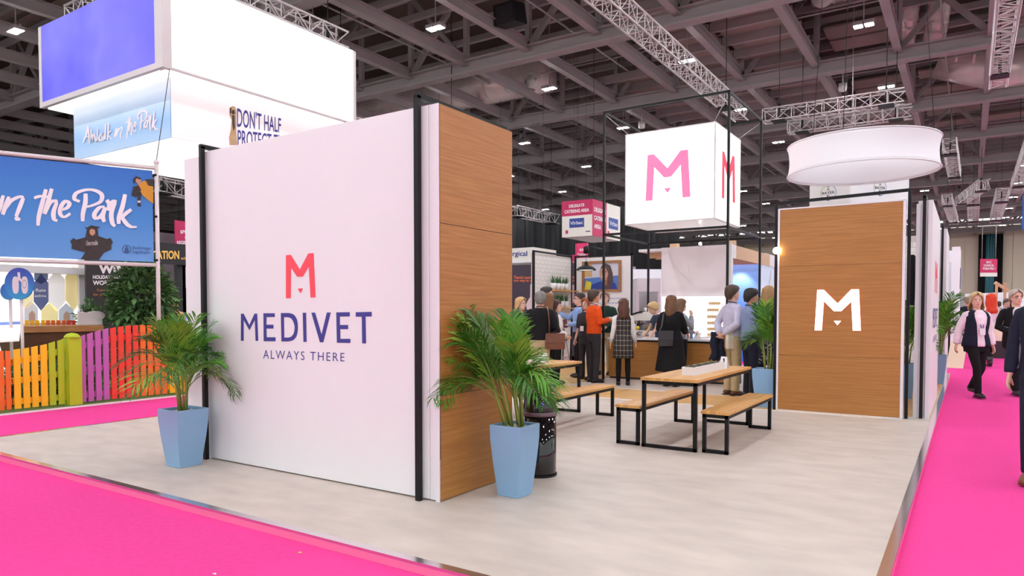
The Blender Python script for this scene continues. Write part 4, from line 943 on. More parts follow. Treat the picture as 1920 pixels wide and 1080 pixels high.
def fitw(w_, u0, u1, v0, v1, sh):
    A = np.array([p for s in STR[w_] for p in s], float); lo, hi = A.min(0), A.max(0)
    return lambda x, y: ony(u0+(u1-u0)*(x-lo[0])/(hi[0]-lo[0]), v0+(v1-v0)*(y-lo[1])/(hi[1]-lo[1])-sh*(x-lo[0])/(hi[0]-lo[0]), QY-.004)
LOW = {'in': fitw('in', 214, 230, 241, 261, 4), 'the': fitw('the', 236, 256, 221, 262, 6), 'Park': fitw('Park', 259, 298, 211, 252, 10)}
for w_ in ('in', 'the', 'Park'):
    for s in STR[w_]: stroke(mb, s, 40, LOW[w_], (0, -.0006*len(mb.f)/18, 0))
for s in ([(157, 268), (163, 252), (166, 237)], [(166, 237), (168, 255), (169, 270)], [(158, 259), (163, 257), (169, 256)],
          [(175, 242), (176, 266), (180, 250), (185, 266), (188, 240)], [(194, 250), (190, 260), (194, 264), (198, 250), (198, 264)], [(203, 232), (201, 262)], [(208, 230), (206, 262)], [(213, 245), (207, 252), (214, 262)]):
    stroke(mb, s, 3.2, lambda u, v: ony(u-(3 if u > 172 else 0), v, QY-.004), (0, -.0006*len(mb.f)/18, 0))
mb.build('brush_script', m_brush, t)
def pqx(u0, u1, v0a, v0b, v1a, v1b, x): return [onx(u0, v1a, x), onx(u1, v1b, x), onx(u1, v0b, x), onx(u0, v0a, x)]
text(MB(), "DON'T HALF", pqx(444.5, 527, 201, 221, 238, 249, QX+.004), bold=.012).build('sign_lettering', m_ink, t)
text(MB(), "PROTECT THEM", pqx(445.5, 548, 243, 256, 275, 282, QX+.004), bold=.012).build('sign_lettering', m_ink, t)
m_dog = mat('tan_fur_print', (190, 160, 124), .8, noise=(6, .25)); m_dogd = mat('dark_fur_print', (74, 58, 52), .8)
D = lambda pts, m, x, nm: MB().prism([onx(430+a/3.375, 198+b/3.375, x) for a, b in pts], (.003, 0, 0)).build(nm, m, t)
D([(6, 12), (20, 2), (36, 8), (44, 30), (44, 160), (50, 250), (2, 250), (-2, 200), (10, 150), (14, 90), (2, 60)], m_dog, QX+.003, 'printed_dog')
D([(16, 30), (30, 26), (36, 48), (24, 58), (14, 46)], m_dogd, QX+.006, 'printed_muzzle')
D([(2, 16), (12, 10), (12, 44), (2, 56)], m_dogd, QX+.006, 'printed_ear')
D([(18, 62), (32, 60), (36, 140), (26, 160), (18, 120)], m_dogd, QX+.006, 'printed_bib')
# ------------------------------------------------------------------ blue banner on a pole frame
bp = Vector((-11.35, 6.55, 0)); bd = Vector((-.404, -.915, 0)); bn = Vector((.915, -.404, 0))
def onb(u, v, off=.012):
    d = ray(u, v); d = Vector(d); o = bp+bn*off; c = Vector(_C)
    return c+d*((o-c).dot(bn)/d.dot(bn))
t = thing('banner_frame', 'sky blue banner with white brush script in a white pole frame above the fence', 'banner', (bp.x, bp.y, -.06))
zt, zb = onb(293, 315).z, onb(297, 497).z
m_pole = mat('white_pole', (222, 208, 208), .45)
MB().path([bp+Vector((0, 0, -.04)), bp+Vector((0, 0, zt+.06))], .032, 12).build('pole', m_pole, t)
MB().path([bp+bd*3.6+Vector((0, 0, -.04)), bp+bd*3.6+Vector((0, 0, zt+.06))], .032, 12).build('pole', m_pole, t)
for z in (zt, zb): MB().path([bp+Vector((0, 0, z)), bp+bd*3.6+Vector((0, 0, z))], .032, 12).build('rail', m_pole, t)
MB().ball(bp+Vector((0, 0, zt+.1)), .045, .045, .045).build('finial', m_pole, t)
c = bp+bd*1.8+Vector((0, 0, (zt+zb)/2)); 
m_bsky = gradient('banner_sky', [(104, 158, 216), (68, 134, 206), (46, 106, 190)], -.85, .85)
o = MB().obox((0, 0, 0), bd*1.74, bn*.004, Vector((0, 0, (zt-zb)/2-.05))).build('banner_print', m_bsky, t, local=True); o.location = c-bp-Vector((0, 0, -.06))
mb = MB(); tob = lambda x, y: onb(x/4, 270+y/4)
for w_ in ('in', 'the', 'Park'):
    for s in STR[w_]: stroke(mb, s, 36, tob, bn*(.0006*len(mb.f)/18))
mb.build('brush_script', m_brush, t)
def B(nm, pts, m, off=.014): return MB().prism([onb(x/4, 270+y/4, off) for x, y in pts], bn*.002).build(nm, m, t)
m_cape = mat('dark_cape_print', (54, 46, 46), .7, noise=(20, .25)); m_skinp = mat('skin_print', (190, 140, 116), .7); m_amb = mat('amber_print', (206, 142, 44), .7)
B('printed_winged_costume', [(605, 865), (640, 812), (535, 785), (540, 755), (527, 728), (552, 705), (570, 718), (640, 700), (652, 640), (632, 622), (655, 626), (680, 610), (715, 616), (752, 622), (732, 634), (738, 690), (800, 712), (830, 705), (845, 735), (835, 760), (835, 790), (780, 815), (742, 868)], m_cape)
B('printed_face', [(672, 645), (690, 635), (712, 645), (714, 672), (692, 690), (672, 672)], m_skinp, .017)
text(MB(), 'I love trouble', [onb(645/4, 270+762/4, .018), onb(735/4, 270+757/4, .018), onb(732/4, 270+720/4, .018), onb(648/4, 270+725/4, .018)]).build('printed_lettering', m_pole, t)
B('printed_suit', [(1080, 275), (1150, 300), (1150, 450), (1110, 420), (1070, 385), (1045, 345), (1020, 330), (1040, 300)], m_amb)
B('printed_sleeve', [(1000, 320), (1040, 310), (1060, 345), (1020, 400), (985, 385)], m_cape, .016)
B('printed_arm', [(1035, 355), (1062, 365), (1052, 440), (1058, 470), (1030, 465)], m_cape, .016)
B('printed_shoulder', [(1090, 265), (1150, 262), (1150, 320), (1110, 310)], m_cape, .016)
B('printed_cuff', [(1032, 425), (1054, 425), (1054, 440), (1032, 440)], m_pole, .018)
B('printed_face', [(1020, 250), (1058, 265), (1062, 295), (1040, 305), (1015, 280)], m_skinp, .017)
B('printed_helmet', [(998, 262), (1020, 240), (1058, 256), (1058, 268), (1022, 258), (1012, 295), (998, 285)], m_cape, .018)
m_slate = mat('slate_print', (62, 90, 140), .7)
for r0, r1 in ((34, 29),):
    mb = MB()
    for i in range(24):
        g0, g1 = 2*PI*i/24, 2*PI*(i+1)/24
        mb.add([onb((950+r*math.cos(g))/4, 270+(789+r*.95*math.sin(g))/4, .014) for g, r in ((g0, r0), (g1, r0), (g1, r1), (g0, r1))], [(0, 1, 2, 3)])
    mb.build('logo_ring', m_slate, t)
B('logo_tower', [(936, 808), (936, 782), (944, 782), (944, 768), (956, 768), (956, 782), (964, 782), (964, 810)], m_slate)
B('logo_base', [(925, 806), (975, 808), (966, 816), (934, 815)], m_slate)
text(MB(), 'Boehringer', [onb(995/4, 270+795/4), onb(1137/4, 270+803/4), onb(1137/4, 270+770/4), onb(995/4, 270+764/4)]).build('logo_lettering', m_slate, t)
text(MB(), 'Ingelheim', [onb(995/4, 270+826/4), onb(1124/4, 270+834/4), onb(1124/4, 270+801/4), onb(995/4, 270+796/4)]).build('logo_lettering', m_slate, t)
for z in (zt-.12, (zt+zb)/2, zb+.08): MB().path([bp+bn*.03+bd*.0+Vector((0, 0, z)), bp+bn*.02+bd*.05+Vector((0, 0, z))], .018, 8).build('eyelet_tie', m_black, t)
MB().path([bp+Vector((0, 0, zt+.1)), Vector((-11.5, 6.9, 5.5))], .006, 5).build('guy_wire', m_black, t)
# ------------------------------------------------------------------ turf and rainbow fence
tf = thing('turf_base', 'thin raised base with artificial grass under the rainbow fence', 'platform', (-15, 7, -.06))
MB().box(-20, 1.2, -.06, -10.98, 11.2, -.035).build('base_board', m_white, tf)
MB().box(-19.95, 1.25, -.035, -11.0, 11.15, -.02).build('turf_mat', mat('turf', (104, 128, 58), .95, noise=(60, .3), bump=(300, .6)), tf)
FX = -11.08
FC = {'lime': (178, 196, 26), 'yellow': (252, 190, 24), 'orange': (240, 112, 36), 'red': (232, 62, 44), 'purple': (188, 98, 172)}
def fence(label, col, pk, post=None):
    m = mat('fence_'+col, FC[col], .55, noise=(3, .04)); pts = []
    for cx, ty in pk:
        p = onx(cx/3.375, 480+ty/3.375, FX); pts.append((p.y, p.z))
    t = thing('picket_fence', label, 'fence', (FX, sum(p[0] for p in pts)/len(pts), -.02))
    for i, (y, z) in enumerate(pts):
        sl = ((pts[min(i+1, len(pts)-1)][1]-pts[max(i-1, 0)][1])/max(.01, pts[min(i+1, len(pts)-1)][0]-pts[max(i-1, 0)][0]))*.05
        w = .345*min(abs(pts[min(i+1, len(pts)-1)][0]-pts[max(i-1, 0)][0])/(2 if 0 < i < len(pts)-1 else 1), .2) if len(pts) > 1 else .05
        MB().prism([(FX+.012, y-w, .0), (FX+.012, y+w, .0), (FX+.012, y+w, z+sl), (FX+.012, y-w, z-sl)], (-.024, 0, 0)).build('picket', m, t)
    ya, yb = pts[0][0]-.06, pts[-1][0]+.06; za, zb_ = pts[0][1], pts[-1][1]
    MB().bar((FX-.03, ya, za-.17), (FX-.03, yb, zb_-.17), .03, .085).build('fence_rail', m, t)
    MB().bar((FX-.03, ya, .10 if za < .9 else .10), (FX-.03, yb, .10), .03, .085).build('fence_rail', m, t)
    MB().bar((FX-.03, ya, za*.47), (FX-.03, yb, zb_*.47), .03, .085).build('fence_rail', m, t)
    if post:
        p = onx(post[0]/3.375, 480+post[1]/3.375, FX+.05); y, z = p.y, p.z; q = .088
        MB().box(FX-.1, y-q, -.02, FX+.075, y+q, z-.08).build('fence_post', m, t)
        MB().rings([(FX-.0125, y, z-.08, .11, .105), (FX-.0125, y, z-.05, .11, .105), (FX-.0125, y, z-.015, .07, .07), (FX-.0125, y, z, .02, .02)], 20).build('post_cap', m, t)
fence('red picket fence section at the left picture edge', 'red', [(-175, 590), (-125, 594), (-80, 597)])
fence('orange picket fence section at the left picture edge, beside the yellow pickets', 'orange', [(-38, 600), (5, 600), (48, 600)])
fence('yellow picket fence section, the low one left of the lime post', 'yellow', [(105, 590), (163, 583), (217, 573), (275, 562)])
fence('lime green picket fence section with the domed post, left of the purple pickets', 'lime', [(327, 547), (382, 532), (432, 515)], (469, 487))
fence('purple picket fence section between lime and red pickets', 'purple', [(520, 505), (568, 490), (618, 475), (667, 462)])
fence('red picket fence section between purple and orange pickets', 'red', [(715, 455), (763, 447), (810, 440), (856, 438)])
fence('orange picket fence section behind the left potted palm', 'orange', [(902, 437), (947, 440), (990, 447), (1035, 466)])
fence('yellow picket fence section behind the left potted palm', 'yellow', [(1085, 492), (1130, 507), (1173, 520)])
fence('lime green picket fence section with domed post beside the white wall', 'lime', [(1262, 530)], (1222, 470))
# ------------------------------------------------------------------ inside the left booth
m_lw = [mat('hedge_leaf', (74, 116, 62), .5, noise=(4, .3)), mat('hedge_leaf_light', (112, 150, 92), .5, noise=(4, .3))]
def bush(label, c, rx, ry, rz, n, seed, name='leafy_tree', ls=.1):
    rnd = random.Random(seed); t = thing(name, label, 'plant', (c[0], c[1], -.02)); c = Vector(c)
    for k in range(5): MB().path([Vector((c.x+rnd.uniform(-.05, .05), c.y+rnd.uniform(-.05, .05), -.02)), Vector((c.x+rnd.uniform(-.2, .2)*rx, c.y+rnd.uniform(-.2, .2)*ry, c.z)), Vector((c.x+rnd.uniform(-.6, .6)*rx, c.y+rnd.uniform(-.6, .6)*ry, c.z+rz*.7))], [.03, .02, .008], 6).build('stem', mat('bark', (70, 56, 42), .9), t)
    for half in range(2):
        mb = MB()
        for i in range(n//2):
            d = Vector((rnd.gauss(0, 1), rnd.gauss(0, 1), rnd.gauss(0, 1))).normalized(); r = rnd.uniform(.35, 1.05)**.6*(1+.12*math.sin(5*d.x+3*d.z+seed))
            taper = 1-.45*max(0, d.z)
            p = c+Vector((d.x*rx*r*taper, d.y*ry*r*taper, d.z*rz*r))
            a = (d+Vector((rnd.uniform(-.8, .8), rnd.uniform(-.8, .8), rnd.uniform(-.9, .5)))).normalized(); s = a.cross(Vector((rnd.uniform(-.4, .4), rnd.uniform(-.4, .4), 1))).normalized()
            L = ls*rnd.uniform(.7, 1.35); w = L*.24; u = a.cross(s)*L*.12
            mb.add([p, p+a*L*.45+s*w-u, p+a*L, p+a*L*.45-s*w-u], [(0, 1, 2), (0, 2, 3)])
        mb.build('foliage', m_lw[half], t, kind='stuff')
    return t
p = onx(268, 560, -12.6)
bush('big leafy green shrub tree behind the red and orange pickets', (p.x, p.y, p.z+.02), .5, .56, .74, 3000, 2, ls=.15)
bush('dark leafy fill below the big shrub, behind the red pickets', (-12.3, p.y, .42), .5, .95, .5, 1500, 9, 'leafy_shrub', .12)
p = onx(168, 592, -13.4); bush('small leafy shrub beside the dark voucher banner', (p.x, p.y, p.z-.15), .3, .3, .42, 600, 4, 'leafy_shrub', .09)
for u, s in ((20, 12), (60, 13), (110, 14), (150, 15)):
    p = onx(u, 700, -11.75); bush('low green bedding plant behind the '+{20: 'orange', 60: 'yellow', 110: 'lime', 150: 'lime and purple'}[u]+' pickets', (p.x, p.y, .24), .3, .38, .3, 420, s, 'bedding_plant', .09)
t = thing('wood_counter', 'dark wooden flared counter behind the lime and purple pickets', 'counter', onx(110, 650, -12.6))
a, b, cz = onx(32, 611, -12.5), onx(192, 611, -12.5), onx(110, 611, -12.5).z
m_dw = wood('dark_timber', [(70, 42, 24), (104, 66, 38)], (1, 1, 7), .6, .2); m_lt = wood('light_timber', [(150, 98, 52), (186, 130, 76)], (1, 1, 7), .55, .2)
MB().prism([(-12.5, a.y+.02, cz-.1), (-12.5, b.y-.02, cz-.1), (-12.6, b.y-.05, -.02), (-12.6, a.y+.25, -.02)], (-.8, 0, 0)).build('counter_body', m_dw, t)
MB().box(-13.4, a.y, cz-.1, -12.46, b.y, cz).build('counter_top', m_lt, t)
MB().prism([(-12.505, a.y+.55, cz-.24), (-12.505, b.y-.3, cz-.24), (-12.56, b.y-.3, .1), (-12.56, a.y+.6, .1)], (.02, 0, 0)).build('counter_panel', mat('tan_panel', (120, 84, 58), .6), t)
t = thing('cloud_board', 'pale cloud shaped board standing on the wooden counter', 'board', onx(172, 608, -12.6))
MB().prism([onx(x, y, -12.7) for x, y in ((147.5, 609), (147, 590), (149, 586), (156, 585), (163, 586), (170, 584.5), (178, 583), (186, 583.5), (193, 586), (197, 590), (196, 595), (192, 598), (192, 609))], (-.04, 0, 0)).build('board_sheet', mat('pale_board', (216, 206, 204), .6), t)
k = thing('little_fence', 'row of short yellow to red pickets on the far edge of the wooden counter', 'fence', onx(95, 605, -13.35))
for i, (u, c_) in enumerate(zip((50, 60.5, 70, 80.5, 90, 99.5, 109.5, 119.5, 128.5, 138), ('yellow', 'yellow', 'yellow', 'yellow', 'orange', 'orange', 'orange', 'orange', 'red', 'red'))):
    p = onx(u, 600.5, -13.35); MB().box(-13.37, p.y-.024, cz, -13.33, p.y+.024, p.z+.0).build('picket', mat('fence_'+c_, FC[c_], .55), k)
mbp = onx(50, 607, -13.35); MB().box(-13.39, onx(46, 607, -13.35).y, cz+.005, -13.37, onx(142, 607, -13.35).y, cz+.04).build('rail', m_white, k)
def roundel(label, u, v, r, x, lungs):
    p = onx(u, v, x); t = thing('round_sign', label, 'sign', (p.x, p.y, -.02)); n = Vector((.45, -.89, 0)); a = Vector((.89, .45, 0)); up = Vector((0, 0, 1))
    ms = MATS.get('roundel_blue') or gradient('roundel_blue', [(40, 150, 200), (40, 110, 190), (50, 60, 160)], -.22, .2, rough=.35)
    o = MB().prism([a*r*math.cos(2*PI*i/40)+up*r*math.sin(2*PI*i/40) for i in range(40)], n*.02).build('disc', ms, t, local=True); o.location = (0, 0, p.z+.02)
    if lungs:
        g = lambda pts: [Vector((p.x, p.y, p.z))+a*(q[0]-185)/185*r*1.0+up*(318-q[1])/155*r+n*.022 for q in pts]
        ml = mat('lung_print', (222, 208, 212), .5)
        lobe = lambda cx: [(cx+42*math.copysign(abs(math.cos(2*PI*i/24))**.7, math.cos(2*PI*i/24)), 332+84*math.copysign(abs(math.sin(2*PI*i/24))**.8, math.sin(2*PI*i/24))) for i in range(24)]
        for cx in (144, 260): MB().prism(g(lobe(cx)), n*.002).build('printed_lung', ml, t)
        MB().prism(g([(172, 208), (204, 208), (208, 262), (232, 290), (222, 306), (192, 284), (165, 306), (156, 290), (176, 262)]), n*.003).build('printed_windpipe', ml, t)
        gm = MB()
        for i in range(16):
            c0, c1 = 2*PI*i/16, 2*PI*(i+1)/16
            gm.add([q+n*.004 for q in g([(258+R*math.cos(e_), 322+1.5*R*math.sin(e_)) for e_, R in ((c0, 28), (c1, 28), (c1, 24), (c0, 24))])], [(0, 1, 2, 3)])
        gm.build('printed_ring', mat('grey_line', (120, 110, 130), .6), t)
    MB().path([Vector((p.x, p.y, -.02))-n*.02, Vector((p.x, p.y, p.z-r*.6))-n*.02], .022, 10).build('pole', m_pole, t)
roundel('blue round lung sign on a white pole behind the orange pickets', 37.5, 532, .235, -11.75, True)
roundel('plain blue round sign half hidden behind the lung sign', 17, 546, .13, -12.1, False)
t = thing('sloped_display', 'white sloping display board with a blue top edge at the left picture edge', 'display', onx(10, 640, -12.0))
a, b = onx(-30, 606, -12.3), onx(40, 603, -12.3); c_, d_ = onx(36, 636, -11.7), onx(-30, 640, -11.7)
MB().prism([d_, c_, b, a], (0, 0, -.03)).build('display_sheet', mat('lit_sheet', (250, 246, 240), .5, emit=.25), t)
MB().prism([d_.lerp(a, .84)+Vector((0, 0, .003)), c_.lerp(b, .84)+Vector((0, 0, .003)), b+Vector((0, 0, .003)), a+Vector((0, 0, .003))], (0, 0, .002)).build('printed_edge', mat('blue_strip', (120, 150, 226), .5), t)
mb = MB(); mb.box(-12.3, d_.y, -.02, -12.2, c_.y-.1, a.z-.05).build('display_leg', m_dw, t)
# backlit wall with hexagon prints, dark voucher banner
XW = -16.2
t = thing('backlit_wall', 'bright backlit white wall printed with yellow and navy hexagons', 'wall', onx(60, 620, XW))
a, b = onx(-60, 490, XW), onx(158, 494, XW)
MB().box(XW-.1, a.y, -.02, XW, b.y, 2.6).build('lit_wall', mat('backlit_white', (255, 250, 246), .6, emit=.9), t)
MB().box(XW, a.y, onx(80, 513, XW).z, XW+.2, b.y, onx(80, 500, XW).z).build('white_beam', m_trim, t)
MB().box(XW, b.y-.16, -.02, XW+.1, b.y, 2.6).build('white_column', m_trim, t)
def hexa(cx, cy, w, h, col, y=.004, e=.3):
    P = [(cx, cy-h/2), (cx+w/2, cy-h/4), (cx+w/2, cy+h/4), (cx, cy+h/2), (cx-w/2, cy+h/4), (cx-w/2, cy-h/4)]
    return MB().prism([onx(a_, b_, XW+y) for a_, b_ in P], (.003, 0, 0)).build('printed_hexagon', mat('hex_%d_%d_%d' % col, col, .6, emit=e), t)
hexa(93, 595, 32, 56, (250, 232, 170)); hexa(138, 540, 32, 86, (250, 228, 168)); hexa(106, 545, 34, 80, (252, 246, 246)); hexa(77, 548, 28, 70, (96, 104, 150), e=.2); hexa(77, 516, 26, 34, (126, 134, 172), e=.2); hexa(58, 590, 26, 52, (210, 206, 214)); hexa(124, 594, 28, 52, (196, 202, 214)); hexa(50, 560, 24, 40, (250, 236, 190))
hexa(125, 596, 12, 26, (206, 170, 150), .008, .1); hexa(60, 595, 12, 26, (200, 160, 144), .008, .1)
text(MB(), 'Rate', [onx(u, v, XW+.009) for u, v in ((67, 547), (86, 547), (86, 541), (67, 541))], bold=.02).build('printed_lettering', m_white, t)
text(MB(), 'asthma', [onx(u, v, XW+.009) for u, v in ((65, 557), (87, 557), (87, 552), (65, 552))], bold=.02).build('printed_lettering', m_white, t)
XV = -15.6
t = thing('voucher_banner', 'dark banner promising a holiday voucher in bold white letters', 'banner', onx(230, 620, XV))
a, b = onx(161, 495, XV), onx(305, 495, XV)
MB().box(XV-.06, a.y, -.02, XV, b.y, 2.55).build('banner_sheet', mat('ebony_print', (48, 40, 44), .6), t)
def tx(s, u0, u1, v0, v1, m, bold=.03): text(MB(), s, [onx(u0, v1, XV+.006), onx(u1, v1, XV+.006), onx(u1, v0, XV+.006), onx(u0, v0, XV+.006)], bold=bold).build('banner_lettering', m, t)
tx('WIN', 185, 236, 496, 513, m_brush, .05); tx('HOLIDAY VOUCHERS', 174, 247, 516, 523, m_brush, .04); tx('WORTH £1,000', 174, 248, 526, 536, m_brush, .04)
m_tan = mat('tan_ink', (200, 120, 60), .6); tx('Take our challenge', 181, 246, 542, 548, m_tan, .01); tx('for your chance to win', 175, 248, 550, 556, m_tan, .01)
# dark education booth further left
XE_ = -25
t = thing('dark_booth', 'dark booth with gold lettering between the banner pole and the white wall', 'booth', onx(330, 640, XE_))
a, b = onx(285, 470, XE_), onx(410, 470, XE_)
MB().box(XE_-.1, a.y, onx(330, 496, XE_).z, XE_, b.y, onx(330, 457, XE_).z).build('fascia', mat('dark_fascia', (44, 40, 44), .6), t)
MB().box(XE_-3, a.y, -.06, XE_-2.9, b.y+1, 4.6).build('back_wall', mat('mauve_wall', (104, 92, 98), .7), t)
for u in (342, 352): p = onx(u, 560, XE_-.3); MB().box(XE_-.5, p.y-.2, -.06, XE_-.3, p.y+.15, onx(u, 496, XE_).z).build('dark_column', m_dark, t)
p = onx(358, 560, XE_-.2); MB().box(XE_-.3, p.y-.14, onx(358, 540, XE_).z, XE_-.2, p.y+.6, onx(358, 500, XE_).z).build('lit_screen', mat('lit_screen', (250, 246, 255), .5, emit=.7), t)
MB().box(XE_-.3, p.y-.14, -.06, XE_-.2, p.y+.6, onx(358, 541, XE_).z).build('pale_panel', mat('pale_pink', (222, 200, 202), .6), t)
text(MB(), 'CATION', [onx(u, v, XE_+.01) for u, v in ((285, 486), (336, 486), (336, 470), (285, 470))], bold=.03).build('gold_lettering', mat('gold_letter', (242, 186, 92), .5, emit=.25), t)
text(MB(), 'with', [onx(u, v, XE_+.01) for u, v in ((339, 487), (353, 487), (353, 481), (339, 481))]).build('gold_lettering', MATS['gold_letter'], t)
p = onx(362, 478, XE_+.01); MB().box(XE_, p.y-.06, p.z-.3, XE_+.02, p.y+.5, p.z+.28).build('blue_logo_panel', m_vb, t)
XS = -27
a, b = onx(328, 413, XS), onx(370, 415, XS)
t = thing('hanging_sign', 'crimson hanging speaker registration sign left of the white wall', 'sign', (XS, a.y+.5, 3))
MB().box(XS-.05, a.y, onx(330, 457, XS).z, XS, b.y, a.z).build('sign_panel', m_crim, t)
for s, u0, u1, v in (('SPEAKER', 338, 370, 438), ('PRESENTER', 347, 384, 448), ('REGISTRATION', 332, 376, 458)):
    text(MB(), s, [onx(u0, v, XS+.01), onx(u1, v, XS+.01), onx(u1, v-6.5, XS+.01), onx(u0, v-6.5, XS+.01)], bold=.03).build('sign_lettering', m_brush, t)
for y in (a.y+.2, b.y-.2): MB().path([(XS-.02, y, a.z), (XS-.02, y, 13.6)], .01, 5).build('hanging_wire', m_black, t)
m_ws = mat('blue_white_booth', (232, 232, 240), .6)
t = thing('white_counter', 'pale counter with a lit blue screen glimpsed behind the left palm', 'counter', onx(352, 640, -17))
p = onx(352, 601, -17); MB().box(-17.4, p.y-.35, -.06, -17, p.y+.5, p.z).build('counter_body', m_ws, t)
MB().box(-17.1, p.y-.3, p.z, -17.05, p.y+.25, p.z+.2).build('screen', mat('screen_blue', (100, 120, 240), .3, emit=.8), t)
# ================================================================== PEOPLE
PEND = []
def cloth(name, col, rough=.85): return mat(name, col, rough, noise=(14, .10), bump=(90, .15), spec=.2)
def plaid(name):
    m = bpy.data.materials.new(name); MATS[name] = m; m.use_nodes = True; nt = m.node_tree; b = nt.nodes['Principled BSDF']; b.inputs['Roughness'].default_value = .9
    tc = nt.nodes.new('ShaderNodeTexCoord'); sp = nt.nodes.new('ShaderNodeSeparateXYZ'); nt.links.new(tc.outputs['Object'], sp.inputs[0]); prev = None
    for ax, sc in ((0, 15), (2, 11)):
        mu = nt.nodes.new('ShaderNodeMath'); mu.operation = 'MULTIPLY'; mu.inputs[1].default_value = sc; nt.links.new(sp.outputs[ax], mu.inputs[0])
        fr = nt.nodes.new('ShaderNodeMath'); fr.operation = 'FRACT'; nt.links.new(mu.outputs[0], fr.inputs[0])
        lt = nt.nodes.new('ShaderNodeMath'); lt.operation = 'LESS_THAN'; lt.inputs[1].default_value = .17; nt.links.new(fr.outputs[0], lt.inputs[0])
        if prev:
            a = nt.nodes.new('ShaderNodeMath'); a.operation = 'ADD'; nt.links.new(prev.outputs[0], a.inputs[0]); nt.links.new(lt.outputs[0], a.inputs[1]); prev = a
        else: prev = lt
    cr = nt.nodes.new('ShaderNodeValToRGB'); e = cr.color_ramp.elements; e[0].color = lin((50, 44, 44)); e[1].color = lin((176, 166, 156)); q = e.new(.5); q.color = lin((112, 102, 96))
    hf = nt.nodes.new('ShaderNodeMath'); hf.operation = 'MULTIPLY'; hf.inputs[1].default_value = .5; nt.links.new(prev.outputs[0], hf.inputs[0]); nt.links.new(hf.outputs[0], cr.inputs[0]); nt.links.new(cr.outputs[0], b.inputs['Base Color'])
    return m
def floral(name):
    m = bpy.data.materials.new(name); MATS[name] = m; m.use_nodes = True; nt = m.node_tree; b = nt.nodes['Principled BSDF']; b.inputs['Roughness'].default_value = .8
    tc = nt.nodes.new('ShaderNodeTexCoord'); v = nt.nodes.new('ShaderNodeTexVoronoi'); v.inputs['Scale'].default_value = 22; nt.links.new(tc.outputs['Object'], v.inputs['Vector'])
    cr = nt.nodes.new('ShaderNodeValToRGB'); e = cr.color_ramp.elements; e[0].position = .2; e[0].color = lin((206, 188, 196)); e[1].position = .3; e[1].color = lin((26, 28, 48)); nt.links.new(v.outputs['Distance'], cr.inputs[0]); nt.links.new(cr.outputs[0], b.inputs['Base Color'])
    return m
SKIN = {'fair': mat('skin_fair', (228, 180, 158), .55, spec=.3), 'tan': mat('skin_tan', (204, 150, 124), .55, spec=.3), 'brown': mat('skin_brown', (168, 114, 88), .55, spec=.3)}
m_eye = mat('eye_white', (236, 230, 226), .3); m_iris = mat('eye_iris', (44, 34, 30), .2); m_lip = mat('lips', (190, 104, 100), .5)
ARM = {'hang': ((.232, -.015, 1.125), (.25, .04, .88)), 'hold': ((.245, .0, 1.15), (.09, .27, 1.19)), 'waist': ((.255, -.03, 1.14), (.07, .22, 1.02)),
       'chin': ((.22, .15, 1.16), (.07, .20, 1.43)), 'reach': ((.22, .15, 1.14), (.15, .40, 1.06)), 'point': ((.28, .16, 1.24), (.30, .41, 1.36)),
       'back': ((.27, -.10, 1.15), (.06, -.20, .99)), 'walk_f': ((.24, .03, 1.13), (.245, .17, .91)), 'walk_b': ((.25, -.09, 1.14), (.265, -.10, .89)), 'book': ((.25, .02, 1.14), (.13, .28, 1.10)), 'reachlow': ((.24, .16, 1.17), (.18, .38, .98))}
TZ = [.78, .92, 1.0, 1.1, 1.25, 1.36, 1.43, 1.48]
TM_ = ([.160, .168, .160, .155, .172, .182, .150, .070], [.105, .120, .116, .112, .120, .115, .092, .062])
TF_ = ([.160, .178, .158, .132, .148, .158, .130, .060], [.112, .124, .108, .098, .126, .110, .082, .058])
